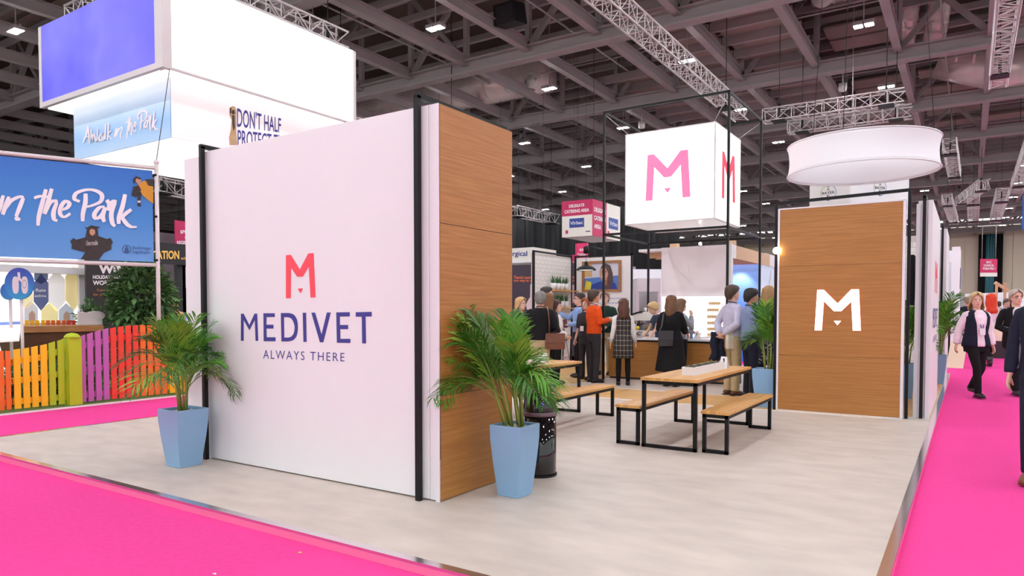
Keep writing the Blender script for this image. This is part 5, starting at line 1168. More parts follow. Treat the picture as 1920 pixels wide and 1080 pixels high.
def person(label, x, y, face, h, o, z0=0.0, group=None):
    """o: sex, skin, hair=(style, colour, length), top/bottom specs, arms=(right, left), lean, yaw, nod, legs"""
    s = h/1.75; g = lambda k, d=None: o.get(k, d)
    fem = g('sex', 'm') == 'f'; TX, TYY = TF_ if fem else TM_; wd = g('wide', 1.0); lean = g('lean', 0); yaw = g('yaw', 0); nod = g('nod', 0)
    t = thing('person', label, 'person', (x, y, z0), math.radians(face)-PI/2, group)
    sk = SKIN[g('skin', 'fair')]
    def prof(z): return float(np.interp(z, TZ, TX))*wd, float(np.interp(z, TZ, TYY))*wd
    def tp(p):
        p = Vector(p); w_ = min(1, max(0, (p.z-.85)/.2)); a = -lean*w_; r = p-Vector((0, 0, .95)); c, sn = math.cos(a), math.sin(a)
        return Vector((r.x, r.y*c-r.z*sn, r.y*sn+r.z*c))+Vector((0, 0, .95))
    def hp(p):
        r = Vector(p)-Vector((0, -.01, 1.5)); c, sn = math.cos(-nod), math.sin(-nod); r = Vector((r.x, r.y*c-r.z*sn, r.y*sn+r.z*c))
        c, sn = math.cos(yaw), math.sin(yaw); r = Vector((r.x*c-r.y*sn, r.x*sn+r.y*c, r.z)); return tp(r+Vector((0, -.01, 1.5)))
    def put(mb, fn, k0=0): mb.v[k0:] = [tuple(fn(p)*s) for p in mb.v[k0:]]; return mb
    def rem(mb, name, m, vox, extra=None, mats=None):
        ob = mb.build(name, m, t, local=True); r = ob.modifiers.new('r', 'REMESH'); r.mode = 'VOXEL'; r.voxel_size = vox*s; r.use_smooth_shade = True
        q = ob.modifiers.new('s', 'SMOOTH'); q.iterations = 2; q.factor = .5
        PEND.append((ob, extra, mats)); return ob
    sw_ = .158 if fem else .185; sw_ *= wd**.5
    hipx = .088 if fem else .09
    legs = g('legs', 'stand')
    if legs == 'stand': LG = [((hipx, 0, .9), (hipx+.005, .015, .49), (hipx+.01, -.01, .075)), ((-hipx, 0, .9), (-hipx-.005, .015, .49), (-hipx-.01, -.01, .075))]
    elif legs == 'walk': LG = [((hipx, .02, .9), (hipx-.01, .17, .52), (hipx-.02, .20, .09)), ((-hipx, -.02, .9), (-hipx+.01, .02, .48), (-hipx+.02, -.24, .13))]
    else: LG = [((hipx, .02, .48), (hipx+.02, .42, .50), (hipx+.02, .40, .075)), ((-hipx, .02, .48), (-hipx-.02, .42, .50), (-hipx-.02, .40, .075))]
    arms = []
    for i, nm in enumerate(g('arms', ('hang', 'hang'))):
        sx = 1 if i == 0 else -1; E, W_ = ARM[nm] if isinstance(nm, str) else nm
        arms.append([tp(q) for q in ((sx*sw_, -.005, 1.405), (sx*(E[0]-.185+sw_), E[1], E[2]), (sx*W_[0], W_[1], W_[2]))])
    # ---- body: one skin
    mb = MB(); k0 = 0
    for z in (): pass
    mb.rings([(0, 0, z, max(.02, prof(z)[0]-.012), max(.02, prof(z)[1]-.012)) for z in [.88]+TZ[1:]], 16); put(mb, tp)
    k0 = len(mb.v); mb.path([(0, -.012, 1.43), (0, -.002, 1.58)], [.056 if fem else .064]*2, 10)
    put(mb, tp, k0); k0 = len(mb.v)
    mb.rings([(0, .056, 1.518, .028, .030), (0, .040, 1.533, .048, .056), (0, .018, 1.565, .064, .086), (0, .004, 1.61, .073, .097), (0, 0, 1.655, .077, .1), (0, -.004, 1.70, .072, .094), (0, -.006, 1.735, .048, .064), (0, -.006, 1.75, .014, .02)], 16)
    mb.path([(0, .090, 1.652), (0, .112, 1.612), (0, .102, 1.598)], [.010, .017, .013], 8)
    for e in (-1, 1): mb.ball((e*.079, -.008, 1.622), .011, .022, .032, 8, 6)
    put(mb, hp, k0)
    for A in arms:
        k0 = len(mb.v); mb.path([A[0], A[0].lerp(A[1], .5), A[1], A[1].lerp(A[2], .35), A[2]], [.042, .041, .036, .036, .027], 10)
        mb.v[k0:] = [tuple(Vector(p)*s) for p in mb.v[k0:]]
    for Lg in LG:
        k0 = len(mb.v); a, b, c = map(Vector, Lg); mb.path([a, a.lerp(b, .5), b, b.lerp(c, .35), c], [.088, .072, .052, .054, .036], 10); mb.v[k0:] = [tuple(Vector(p)*s) for p in mb.v[k0:]]
    ex = MB()                                                # hands, eyes, lips: welded into the same mesh
    for i, A in enumerate(arms):
        sx = 1 if i == 0 else -1; d = (A[2]-A[1]).normalized()
        sd = d.cross(Vector((sx, 0, 0))); sd = sd.normalized() if sd.length > .3 else Vector((0, 1, 0)); pn = sd.cross(d).normalized()*(1 if i else -1)
        if pn.dot(Vector((-sx, 0, 0))) < 0: pn = -pn
        mb_k = len(mb.v); mb.path([A[2]-d*.02, A[2]+d*.03, A[2]+d*.085], [.026, .036, .035], 10, flat=.5, up=sd); mb.v[mb_k:] = [tuple(Vector(p)*s) for p in mb.v[mb_k:]]
        k0 = len(ex.v); cu = .5 if (g('arms') or ['hang'])[0] == 'hang' else .9
        for f, L in zip((-1.5, -.5, .5, 1.5), (.058, .068, .074, .062)):
            b = A[2]+d*.078+sd*f*.0175; m1 = b+d*L*.5+pn*L*.15*cu; e = m1+d*L*.38+pn*L*.5*cu
            ex.path([b, m1, e], [.0088, .0082, .0065], 6)
        b = A[2]+d*.025+sd*.026; ex.path([b, b+d*.032+sd*.022+pn*.012, b+d*.062+sd*.022+pn*.026], [.011, .0098, .0075], 6)
        ex.v[k0:] = [tuple(Vector(p)*s) for p in ex.v[k0:]]
    k0 = len(ex.v)
    for e in (-1, 1):
        ex.ball((e*.031, .0925, 1.638), .0135, .0098, .0072, 8, 6, 1).ball((e*.031, .1015, 1.638), .0066, .0035, .0072, 6, 4, 2)
        ex.path([(e*.050, .088, 1.656), (e*.032, .1, 1.662), (e*.014, .102, 1.658)], .0036, 5, 2)
    ex.ball((0, .100, 1.567), .024, .009, .0075, 8, 6, 3)
    put(ex, hp, k0)
    rem(mb, 'body', sk, .0105, ex, [sk, m_eye, m_iris, m_lip])
    # ---- hair
    st, hc, hl = g('hair', ('short', (60, 44, 36), 0)); hm = mat('hair_%d_%d_%d' % hc, hc, .5, noise=(30, .25), stretch=(4, 4, .6), bump=(60, .4)); rn = random.Random(hash(label) % 999)
    def op(dg): return (PI/2+math.radians(dg), PI/2+2*PI-math.radians(dg))
    th = .011 if st == 'short' else .02
    R = [(0, -.008, 1.775 if st != 'short' else 1.766, .012, .016, 2), (0, -.008, 1.765 if st != 'short' else 1.757, .048, .062, 3), (0, -.010, 1.735, .073+th*.5, .094+th*.5, 8), (0, -.012, 1.705, .08+th*.4, .103+th*.35, 34), (0, -.013, 1.665, .082+th*.4, .104+th*.3, 70 if st == 'short' else 56), (0, -.014, 1.63, .082+th*.4, .103+th*.3, 93 if st == 'short' else 60)]
    if st == 'short': R += [(0, -.016, 1.605, .080, .098, 108), (0, -.018, 1.575, .072, .088, 118), (0, -.018, 1.55, .064, .076, 130)]
    elif st == 'bun': R += [(0, -.016, 1.60, .082, .1, 98), (0, -.018, 1.57, .070, .086, 112)]
    else:
        N = max(3, int(hl/.05))
        for i in range(1, N+1):
            f = i/N; z = 1.61-hl*f; bw = .012*math.sin(i*1.7) if st == 'wavy' else 0
            if i == N: bw -= .022
            R.append((0, -.016-.02*f, z, .088+.025*min(1, f*1.4)+bw, .100+.01*f+bw, 62+min(1, f*2)*(30 if z > 1.45 else 48)))
    hb = MB().rings([(a, b, c, d, e, *op(f)) for a, b, c, d, e, f in R], 30)
    if st == 'wavy': hb.v = [(a+rn.uniform(-.01, .01), b+rn.uniform(-.01, .01), c+rn.uniform(-.006, .006)) for a, b, c in hb.v]
    if st == 'bun': hb.ball((0, -.13, 1.66), .045, .04, .045, 12, 8)
    put(hb, hp); hb.build('hair', hm, t, local=True, solid=.016*s)
    if g('beard'): 
        bb = MB().rings([(0, .05, 1.512, .03, .034, *op(-90+0)), (0, .03, 1.54, .058, .068, *op(-90)), ], 12)
    if g('glasses'):
        gb = MB()
        for e in (-1, 1):
            gb.path([(e*.032+.024*math.cos(i*PI/6), .099, 1.638+.017*math.sin(i*PI/6)) for i in range(13)], .0028, 5, caps=False).path([(e*.056, .097, 1.642), (e*.08, .0, 1.64)], .0025, 5)
        gb.path([(-.009, .1, 1.642), (.009, .1, 1.642)], .0025, 5); put(gb, hp).build('glasses', m_iris, t, local=True)
    # ---- clothes
    def sleeves(mb, ln, inf):
        for A in arms:
            sg = 1 if A[0].x > 0 else -1
            P = [A[0]+Vector((-sg*.055, 0, .012)), A[0]+Vector((-sg*.012, 0, -.012)), A[0].lerp(A[1], .5), A[1], A[1].lerp(A[2], .5), A[2]-(A[2]-A[1])*.04]; Rr = [.036+inf, .053+inf, .051+inf, .044+inf, .042+inf, .031+inf]
            n_ = {'long': 6, 'short': 3, 'elbow': 4}[ln]; k = len(mb.v); mb.path(P[:n_], Rr[:n_], 12); mb.v[k:] = [tuple(Vector(p)*s) for p in mb.v[k:]]
    def shirt(name, m, hem, ln, inf=.012, flare=0, neck=1.475, vox=.013):
        mb = MB(); zs = sorted([hem]+[z for z in TZ if hem+.03 < z < neck]+[neck])
        rr = []
        for z in zs:
            a, b = prof(max(z, .78)); ff = max(0, (1.0-z)/.6)*flare; rr.append((0, 0, z, a+inf+ff, b+inf+ff))
        mb.rings(rr, 20); put(mb, tp)
        if ln: sleeves(mb, ln, inf)
        return rem(mb, name, m, vox)
    bt = g('bottom')                                          # (kind, material, extra)
    if bt[0] == 'trousers':
        mb = MB()
        if legs != 'sit': mb.rings([(0, 0, z, prof(z)[0]+.006, prof(z)[1]+.006) for z in (.77, .84, .9, .95, 1.0)], 18); put(mb, tp)
        else: mb.rings([(0, 0, z, .17, .14) for z in (.42, .5, .6)], 16); mb.v = [tuple(Vector(p)*s) for p in mb.v]
        for Lg in LG:
            a, b, c = map(Vector, Lg); k = len(mb.v); fl_ = bt[2] if len(bt) > 2 else 0
            mb.path([a+Vector((0, 0, .02)), a.lerp(b, .5), b, b.lerp(c, .45), c+Vector((0, 0, .0))], [.097, .083, .066, .062+fl_, .054+fl_], 12); mb.v[k:] = [tuple(Vector(p)*s) for p in mb.v[k:]]
        rem(mb, 'trousers', bt[1], .0125)
    elif bt[0] == 'skirt':
        z1 = bt[2]; mb = MB()
        for side in (0,):
            rr = [(0, 0, 1.04, prof(1.04)[0]+.012, prof(1.04)[1]+.012), (0, 0, .93, prof(.93)[0]+.018, prof(.93)[1]+.018), (0, 0, .8, .198, .152), (0, 0, z1, .215, .165)]
            vs0 = len(mb.v); mb.rings(rr, 40)
            V = mb.v[:]
            for i, p in enumerate(V):
                if p[2] < .9: f = 1+.035*math.sin((i % 40)*PI*2/40*9); V[i] = (p[0]*f, p[1]*f, p[2])
            mb.v = V
        put(mb, tp).build('skirt', bt[1], t, local=True)
        lg = MB()
        for Lg in LG:
            a, b, c = map(Vector, Lg); lg.path([a, a.lerp(b, .5), b, b.lerp(c, .35), c], [.09, .075, .055, .058, .040], 12)
        if g('tights'): put(lg, lambda p: Vector(p)).build('tights', g('tights'), t, local=True)
    tpz = g('top'); shirt('top', tpz[0], tpz[1], tpz[2], *tpz[3:])
    if g('coat'): c_ = g('coat'); shirt('coat', c_[0], c_[1], 'long', .032, c_[2] if len(c_) > 2 else .06, 1.47)
    if g('jacket'):                                           # open fronted, with sleeves or without
        m, hem, ln = g('jacket'); jb = MB(); zs = [hem, .9, 1.0, 1.1, 1.25, 1.36, 1.43, 1.475]; zs = [z for z in zs if z >= hem]
        rr = [(0, 0, z, prof(max(z, .8))[0]+.027, prof(max(z, .8))[1]+.03, *op(17 if z < 1.1 else 20+(z-1.1)*40)) for z in zs]
        put(jb.rings(rr, 30), tp).build('jacket', m, t, local=True, solid=.014*s)
        if ln: sb = MB(); sleeves(sb, 'long', .014); rem(sb, 'jacket_sleeves', m, .013)
    if g('collar'):
        cb = MB().rings([(0, -.004, 1.462, .078, .074, *op(14)), (0, -.006, 1.515, .068, .07, *op(22))], 20); put(cb, tp).build('collar', g('collar'), t, local=True, solid=.008*s)
    if g('lanyard'):
        lb = MB()
        for e in (-1, 1):
            P = [(e*.06, -.03, 1.50), (e*.075, .05, 1.455), (e*.05, .125, 1.34), (e*.012, .150+g('bust', 0), 1.17)]
            lb.path(P, .0075, 5, flat=.4)
        put(lb, tp).build('lanyard', g('lanyard'), t, local=True)
        bb = MB().box(-.045, .150+g('bust', 0), 1.06, .045, .158+g('bust', 0), 1.17); put(bb, tp).build('name_badge', m_white, t, local=True)
    elif g('cord'):
        lb = MB().path([(.072*math.cos(a), -.01+.072*math.sin(a), 1.492-.012*math.sin(a)) for a in np.linspace(0, 2*PI, 20)], .009, 6, caps=False); put(lb, tp).build('lanyard', g('cord'), t, local=True)
    # ---- shoes
    sm_ = g('shoes', (30, 26, 26)); ms = mat('shoe_%d_%d_%d' % sm_, sm_, .4)
    for Lg in LG:
        c = Vector(Lg[2]); z = c.z-.075; lift = .10 if z > .04 else 0
        mb = MB(); P = [(c.x, c.y-.065, z+.045+lift*.5), (c.x, c.y-.01, z+.055), (c.x, c.y+.075, z+.04), (c.x, c.y+.14, z+.028), (c.x, c.y+.175, z+.024)]
        mb.path(P, [.03, .046, .046, .04, .018], 12, flat=1.0, up=(1, 0, 0))
        if g('boots'): mb.path([(c.x, c.y, z+.05), (c.x, c.y, z+.22)], [.05, .056], 12)
        zmin = z if not lift else z-.0
        mb.v = [(p[0], p[1], max(p[2], z+.012)) for p in mb.v]
        if not lift: mb.box(c.x-.036, c.y-.085, z, c.x+.036, c.y+.0, z+.02).box(c.x-.04, c.y+.0, z, c.x+.04, c.y+.15, z+.014)
        mb.v = [tuple(Vector(p)*s) for p in mb.v]; mb.build('shoe', ms, t, local=True)
    return t, arms, s
def finish_people():
    dg = bpy.context.evaluated_depsgraph_get()
    new = [(ob, ex, ms, bpy.data.meshes.new_from_object(ob.evaluated_get(dg))) for ob, ex, ms in PEND]
    for ob, ex, ms, me in new:
        old = ob.data; nm = old.name; mt = list(old.materials); ob.modifiers.clear()
        bm = bmesh.new(); bm.from_mesh(me)
        if ex:
            k = [bm.verts.new(p) for p in ex.v]
            for f, mi, sm in zip(ex.f, ex.m, ex.s):
                q = bm.faces.new([k[i] for i in f]); q.material_index = mi
        for f in bm.faces: f.smooth = True
        me.materials.clear()
        for m in (ms or mt): me.materials.append(m)
        bm.to_mesh(me); bm.free()
        ob.data = me; me.name = nm; bpy.data.meshes.remove(old)
def spot(u, vt, d, z0=0.0):
    """ground position and body height of someone whose head top is at (u, vt), d metres deep"""
    p = dep(u, vt, d); return p.x, p.y, p.z-z0
c_navy = cloth('navy_cloth', (34, 36, 52)); c_blk = cloth('black_cloth', (26, 24, 27)); c_char = cloth('charcoal_cloth', (58, 54, 58)); c_org = cloth('orange_wool', (232, 84, 30))
c_khk = cloth('khaki_cloth', (186, 164, 128)); c_wht = cloth('white_cotton', (236, 226, 226)); c_lil = cloth('lilac_shirt', (196, 190, 212)); c_blu = cloth('blue_shirt', (132, 146, 182)); c_grn = cloth('bottle_green', (40, 58, 50)); c_pink = cloth('pale_pink_shirt', (244, 222, 232)); c_tee = cloth('slate_tee', (58, 66, 84)); c_gry = cloth('grey_cloth', (150, 150, 158)); c_sky = cloth('sky_shirt', (140, 168, 216)); c_tan = cloth('tan_cloth', (214, 170, 120))
m_cordb = mat('lanyard_blue', (70, 96, 190), .6); m_cordd = mat('lanyard_dark', (70, 44, 40), .6)
T = lambda m: ('trousers', m)
def P(label, u, vt, d, face, o, z0=0.0, **k): x, y, h = spot(u, vt, d, z0); return person(label, x, y, face, h, o, z0, **k)
tk, ak, sk_ = P('man in an orange jumper and dark trousers holding a paper cup', 1114, 545, 13.3, 52, dict(hair=('short', (66, 46, 34), 0), top=(c_org, .93, 'long', .016), bottom=T(c_char), arms=('hold', 'hold'), collar=c_wht, cord=m_cordd, skin='tan', yaw=.12))
def inhand(t, p): return t.matrix_basis @ (p)
def held(t, s, p): return Matrix.Translation(t.location) @ Matrix.Rotation(t.rotation_euler.z, 4, 'Z') @ (Vector(p)*s)
q = held(tk, sk_, (.0, .36, 1.2)); cup('paper_cup', 'white paper cup held by the man in the orange jumper', q.x, q.y, .038, .1, m_paper, q.z-.05)
P('woman in a grey plaid dress over a white blouse, seen from behind at the counter', 1169, 563, 12.82, 118, dict(sex='f', hair=('wavy', (92, 54, 40), .24), top=(plaid('plaid_wool'), 1.0, None, .016), bottom=('skirt', MATS['plaid_wool'], .56), tights=c_blk, arms=('hang', 'hang'), yaw=.2))
tw_ = COL.objects['person.001'] if 'person.001' in COL.objects else None
def over_sleeves(t, arms, s, m):
    mb = MB()
    for A in arms: mb.path([A[0]+Vector((-.05 if A[0].x > 0 else .05, 0, .01)), A[0]+Vector((0, 0, -.01)), A[0].lerp(A[1], .5), A[1], A[1].lerp(A[2], .5), A[2]], [.04, .056, .054, .048, .047, .036], 12)
    mb.v = [tuple(Vector(p)*s) for p in mb.v]; mb.build('blouse_sleeves', m, t, local=True)
ar = [[Vector(q) for q in ((sx*.158, -.005, 1.405), (sx*(.232-.027), -.015, 1.125), (sx*.25, .04, .88))] for sx in (1, -1)]
over_sleeves(tw_, ar, spot(1169, 563, 12.82)[2]/1.75, c_wht)
tc_, ac, sc_ = P('woman in a long black coat with wavy brown hair, seen from behind at the counter', 1259, 557, 12.6, 92, dict(sex='f', hair=('wavy', (112, 76, 50), .23), top=(c_blk, .95, 'long'), bottom=T(c_blk), coat=(c_blk, .30, .09), arms=('reach', 'waist'), wide=1.12))
P('woman in a striped top raising a hand to her mouth, beside the black coat', 1277, 563, 13.15, 48, dict(sex='f', hair=('long', (120, 84, 56), .2), top=(c_gry, .93, 'long'), bottom=T(c_blk), arms=('chin', 'reach')))
P('barista in a slate t-shirt leaning over the espresso machine', 1240, 566, 14.1, 222, dict(sex='f', hair=('bun', (206, 170, 118), 0), top=(c_tee, .9, 'short'), bottom=T(c_blk), arms=('reachlow', 'reachlow'), lean=.25, nod=.2))
tkh, akh, skh = P('man in a lilac shirt and khaki trousers with hands behind his back', 1374, 537, 11.25, 50, dict(hair=('short', (70, 48, 36), 0), top=(c_lil, .95, 'long', .016), bottom=('trousers', c_khk, .012), arms=('back', 'back'), cord=m_cordd, collar=c_lil, shoes=(92, 60, 40)))
tto, ato, sto = P('man in a blue shirt with a canvas tote bag, behind the potted palm', 1408, 543, 10.9, 42, dict(hair=('short', (34, 28, 28), 0), top=(c_blu, .93, 'long', .018), bottom=T(c_navy), arms=('waist', 'hang'), cord=m_cordd, collar=c_blu, skin='tan', nod=.1, wide=1.08))
P('woman with long blonde hair in a dark floral dress, behind the black frame post', 1441, 540, 11.9, 96, dict(sex='f', hair=('wavy', (172, 132, 86), .3), top=(floral('floral_print'), .9, 'long'), bottom=('skirt', MATS['floral_print'], .45), tights=c_blk, arms=('waist', 'hang')))
tb_, ab, sb_ = P('grey haired man in a black jumper and khaki trousers, seen from behind', 1013, 548.5, 12.0, 118, dict(hair=('short', (128, 122, 118), 0), top=(c_blk, .9, 'long', .02), bottom=T(c_khk), arms=('waist', 'hold'), cord=m_cordd, wide=1.12))
P('blonde woman in a bottle green coat, at the left behind the front palm', 977, 560, 12.6, 350, dict(sex='f', hair=('long', (206, 164, 108), .18), top=(c_blk, .95, 'long'), bottom=T(c_blk), coat=(c_grn, .6, .05), arms=('waist', 'waist')))
P('tall dark haired man looking right, behind the grey haired man', 1026, 540, 13.3, 30, dict(hair=('short', (48, 34, 30), 0), top=(c_navy, .93, 'long'), bottom=T(c_blk), arms=('waist', 'waist')))
P('woman with long straight brown hair, tucked in behind the grey haired man', 1029, 553, 12.7, 78, dict(sex='f', hair=('long', (124, 82, 52), .32), top=(c_char, .93, 'long'), bottom=T(c_blk), arms=('waist', 'hang')))
P('woman in a white blouse with dark hair and black trousers, hands clasped', 1043, 565, 12.9, 15, dict(sex='f', hair=('long', (74, 44, 38), .34), top=(c_wht, .93, 'long', .02), bottom=T(c_blk), arms=('waist', 'waist'), shoes=(40, 36, 36)))
tbl, abl, sbl = P('man in a blue shirt pointing with one hand and holding a book', 1086, 551, 14.3, 222, dict(hair=('short', (56, 40, 34), 0), top=(c_sky, .95, 'long', .016), bottom=T(c_blk), arms=('point', 'book'), cord=m_cordd, glasses=True))
P('woman with red hair and a dark short sleeved top, behind the orange jumper', 1099, 561, 13.85, 262, dict(sex='f', hair=('long', (166, 86, 50), .16), top=(c_char, .93, 'elbow', .018), bottom=T(c_char), arms=('hang', 'hang'), lanyard=m_cordd))
P('man in a bottle green jumper with a hand at his chin, behind the orange jumper', 1134, 549, 14.9, 285, dict(hair=('short', (150, 120, 100), 0), top=(c_grn, .9, 'long', .018), bottom=T(c_khk), arms=('chin', 'waist')))
# aisle on the right
Z = -.06
P('blonde woman in a dark gilet over a pale blouse walking up the pink aisle', 1832, 551, 11.5, 300, dict(sex='f', hair=('long', (206, 172, 122), .15), top=(c_pink, .86, 'long', .02), bottom=T(c_blk), jacket=(c_navy, .86, None), arms=('walk_b', 'hang'), legs='walk', lanyard=m_cordb, yaw=-.35, wide=1.14, bust=.02), Z)
P('woman with bright red hair and a white tote, walking away up the aisle', 1858, 553, 17.5, 108, dict(sex='f', hair=('wavy', (226, 62, 26), .3), top=(c_pink, .93, 'long'), bottom=T(c_blk), arms=('waist', 'hang'), boots=True, legs='walk'), Z)
P('grey haired man in glasses and a black suit walking up the aisle', 1906, 545, 11.8, 292, dict(hair=('short', (190, 176, 164), 0), top=(c_wht, .93, 'long'), bottom=T(c_blk), jacket=(c_blk, .8, True), arms=('waist', 'waist'), legs='walk', glasses=True, lanyard=m_cordd), Z)
P('man in a sky blue shirt looking down at a phone, far up the aisle', 1887, 561, 22, 290, dict(hair=('short', (84, 62, 54), 0), top=(c_sky, .93, 'long'), bottom=T(c_navy), arms=('hold', 'hang'), nod=.35), Z)
P('man in a navy jacket and jeans with brown shoes cut by the right picture edge', 1969, 505, 5.75, 255, dict(hair=('short', (90, 70, 56), 0), top=(c_gry, .93, 'long'), bottom=T(c_navy), jacket=(c_navy, .82, True), arms=('hang', 'hang'), legs='walk', shoes=(120, 76, 44)), Z)
P('person in a navy suit turned away, beside the far white booth', 1813, 558, 24, 130, dict(hair=('short', (150, 130, 112), 0), top=(c_navy, .8, 'long', .02), bottom=T(c_navy)), Z)
P('person in a white shirt inside the far white booth', 1775, 562, 21, 300, dict(hair=('short', (110, 80, 60), 0), top=(c_wht, .9, 'long'), bottom=T(c_blk)), Z)
P('woman in a tan top with tied brown hair, seated beyond the left palm', 329, 563, 17.6, 330, dict(sex='f', hair=('bun', (104, 66, 46), 0), top=(c_tan, .93, 'long'), bottom=T(c_blk), arms=('waist', 'reach')), Z)
for i, (u, vt, d, f, m, hc) in enumerate(((1779, 569, 30, 300, c_gry, (70, 50, 40)), (1872, 566, 34, 120, c_blk, (60, 44, 36)), (1850, 570, 38, 300, c_wht, (150, 110, 70)), (1897, 568, 30, 100, c_char, (50, 36, 30)))):
    P(('distant person in grey far up the aisle, at the left by the booths', 'distant person in black far up the aisle, left of the blue shirted man', 'distant person in white far up the aisle, by the cream wall', 'distant person in charcoal far up the aisle, right of the blue shirted man')[i], u, vt, d, f, dict(hair=('short', hc, 0), top=(m, .9, 'long'), bottom=T(c_navy)), Z)
# ---- what they carry
def bag(name, label, c, ax, w, h, dp, m, strap=None, flap=None, cat='bag'):
    """soft bag: c = bottom centre, ax = direction of its width"""
    c, ax = Vector(c), Vector(ax).normalized(); n = Vector((-ax.y, ax.x, 0)); up = Vector((0, 0, 1)); t = thing(name, label, cat, c); mb = MB(); vs = []
    for z, f in ((0, .9), (.04*h, 1), (.5*h, 1.0), (.95*h, .96), (h, .9)):
        for k in range(16):
            g_ = 2*PI*k/16; cx = math.copysign(abs(math.cos(g_))**.45, math.cos(g_)); cy = math.copysign(abs(math.sin(g_))**.6, math.sin(g_))
            bl = 1.0 if z < .6*h else .7
            vs.append(c+ax*cx*w/2*f+n*cy*dp/2*f*bl+up*z)
    mb.add(vs, [(i*16+k, i*16+(k+1) % 16, i*16+16+(k+1) % 16, i*16+16+k) for i in range(4) for k in range(16)]+[tuple(range(15, -1, -1)), tuple(64+k for k in range(16))], 0, True).build('bag_body', m, t)
    if flap: MB().obox(c+up*h*.72-n*dp*.5*flap, ax*w*.49, n*.006, up*h*.3).build('flap', m, t, bevel=.004)
    if strap: MB().path(strap, .016, 8, flat=.35).build('strap', m, t)
    return t
def hw(t, s, p): return held(t, s, p)
m_lea = mat('brown_leather', (112, 66, 46), .5, noise=(12, .15), bump=(120, .2)); m_bagk = mat('black_bag', (56, 52, 58), .6, noise=(20, .1)); m_canvas = mat('canvas', (238, 226, 202), .85, noise=(20, .06), bump=(200, .2))
ax = Vector((math.cos(YAW), math.sin(YAW), 0))
q = hw(tb_, sb_, (.27, -.12, .74)); bag('shoulder_bag', 'brown leather shoulder bag worn by the grey haired man in the black jumper', q, ax, .34, .27, .12, m_lea,
    [q+ax*-.10+Vector((0, 0, .25)), hw(tb_, sb_, (.17, -.16, 1.2)), hw(tb_, sb_, (.145, -.11, 1.42)), hw(tb_, sb_, (.12, .02, 1.50)), hw(tb_, sb_, (.16, .13, 1.3))], 1)
q = hw(tc_, sc_, (-.03, -.245, .80)); bag('crossbody_bag', 'dark grey crossbody bag against the long black coat', q, ax, .26, .27, .09, m_bagk,
    [q+ax*-.11+Vector((0, 0, .26)), hw(tc_, sc_, (-.12, -.20, 1.2)), hw(tc_, sc_, (-.11, -.14, 1.42)), hw(tc_, sc_, (-.09, .0, 1.49))], 1)
q = hw(tto, sto, (-.27, -.16, .78)); bag('tote_bag', 'canvas tote bag with navy print on the blue shirted man', q, ax*.8+Vector((0, .5, 0)), .28, .36, .07, m_canvas,
    [q+Vector((0, 0, .35)), hw(tto, sto, (-.22, -.10, 1.3)), hw(tto, sto, (-.16, -.03, 1.465)), hw(tto, sto, (-.17, .08, 1.35))])
t = thing('folded_jacket', 'navy jacket draped over the arm of the man in the lilac shirt', 'jacket', hw(tkh, skh, (-.22, -.28, .6))); mb = MB(); q = hw(tkh, skh, (-.1, -.20, .56)); vs = []; NX = 10
for i in range(9):
    for j in range(NX):
        z = .46*(1-i/8); w_ = .105+.012*math.sin(i*.9); xx = (j/(NX-1)-.5)*2*w_; d = .018*math.sin(j*1.2+i*.3)
        vs.append(q+ax*(xx+.015*math.sin(i*1.3))+Vector((-ax.y, ax.x, 0))*(d+.05*(1-i/8))+Vector((0, 0, z+.03*math.sin(j*2.1)*(i/8))))
mb.add(vs, [(i*NX+j, i*NX+j+1, i*NX+NX+j+1, i*NX+NX+j) for i in range(8) for j in range(NX-1)], 0, True).build('draped_cloth', c_navy, t, solid=.03)
q = hw(tbl, sbl, (-.10, .36, 1.12)); t = thing('notebook', 'dark red notebook in the hand of the man in the blue shirt', 'book', q)
MB().obox(q, Vector((.075, .03, .02)), Vector((-.02, .008, .085)), Vector((.003, -.008, .002))).build('cover', mat('maroon_cover', (92, 40, 48), .5), t)
MB().obox(q+Vector((0, 0, .0)), Vector((.071, .028, .019)), Vector((-.019, .0076, .081)), Vector((.0024, -.0064, .0016))*.8).build('pages', m_cw, t)
x, y, h = spot(1858, 553, 17.5, Z); q = Vector((x, y, 0))+ax*.22+Vector((0, -.25, .62)); bag('tote_bag', 'white tote bag with a blue and red print beside the red haired woman', q, ax, .34, .42, .08, m_canvas, [q+ax*-.08+Vector((0, 0, .4)), q+Vector((0, .1, .82)), q+ax*.08+Vector((0, 0, .4))])
# ================================================================== FAR BOOTHS AND HALL END
def booth(label, u0, u1, vt, d, dd, m, name='booth', extra=None, z0=-.06, cat='booth'):
    """simple shell scheme stand: side panels, back panel and a fascia"""
    a, b = dep(u0, vt, d), dep(u1, vt, d); z1 = a.z; f = Vector((-math.sin(YAW), math.cos(YAW), 0)); t = thing(name, label, cat, ((a.x+b.x)/2, (a.y+b.y)/2, z0))
    A, B = Vector((a.x, a.y, z0)), Vector((b.x, b.y, z0)); n = (B-A).normalized(); g = Vector((-n.y, n.x, 0)); H = Vector((0, 0, z1-z0))
    MB().obox((A+B)/2+g*dd+H/2, (B-A)/2, g*.04, H/2).build('back_panel', m, t)
    for p in (A, B): MB().obox(p+g*dd/2+H/2, n*.04, g*dd/2, H/2).build('side_panel', m, t)
    MB().obox((A+B)/2+H-Vector((0, 0, .2)), (B-A)/2, g*.05, Vector((0, 0, .2))).build('fascia', m, t)
    MB().obox((A+B)/2+g*.1+Vector((0, 0, .5)), (B-A)*.3, g*.2, Vector((0, 0, .5))).build('counter', m_cream, t)
    return t
m_wb = mat('white_booth', (240, 238, 244), .6, emit=.12); m_gb = mat('grey_booth', (176, 170, 176), .6)
booth('white booth lit behind the coffee counter, left of the pink kiosk panel', 1184, 1238, 505, 24, 3, m_wb)
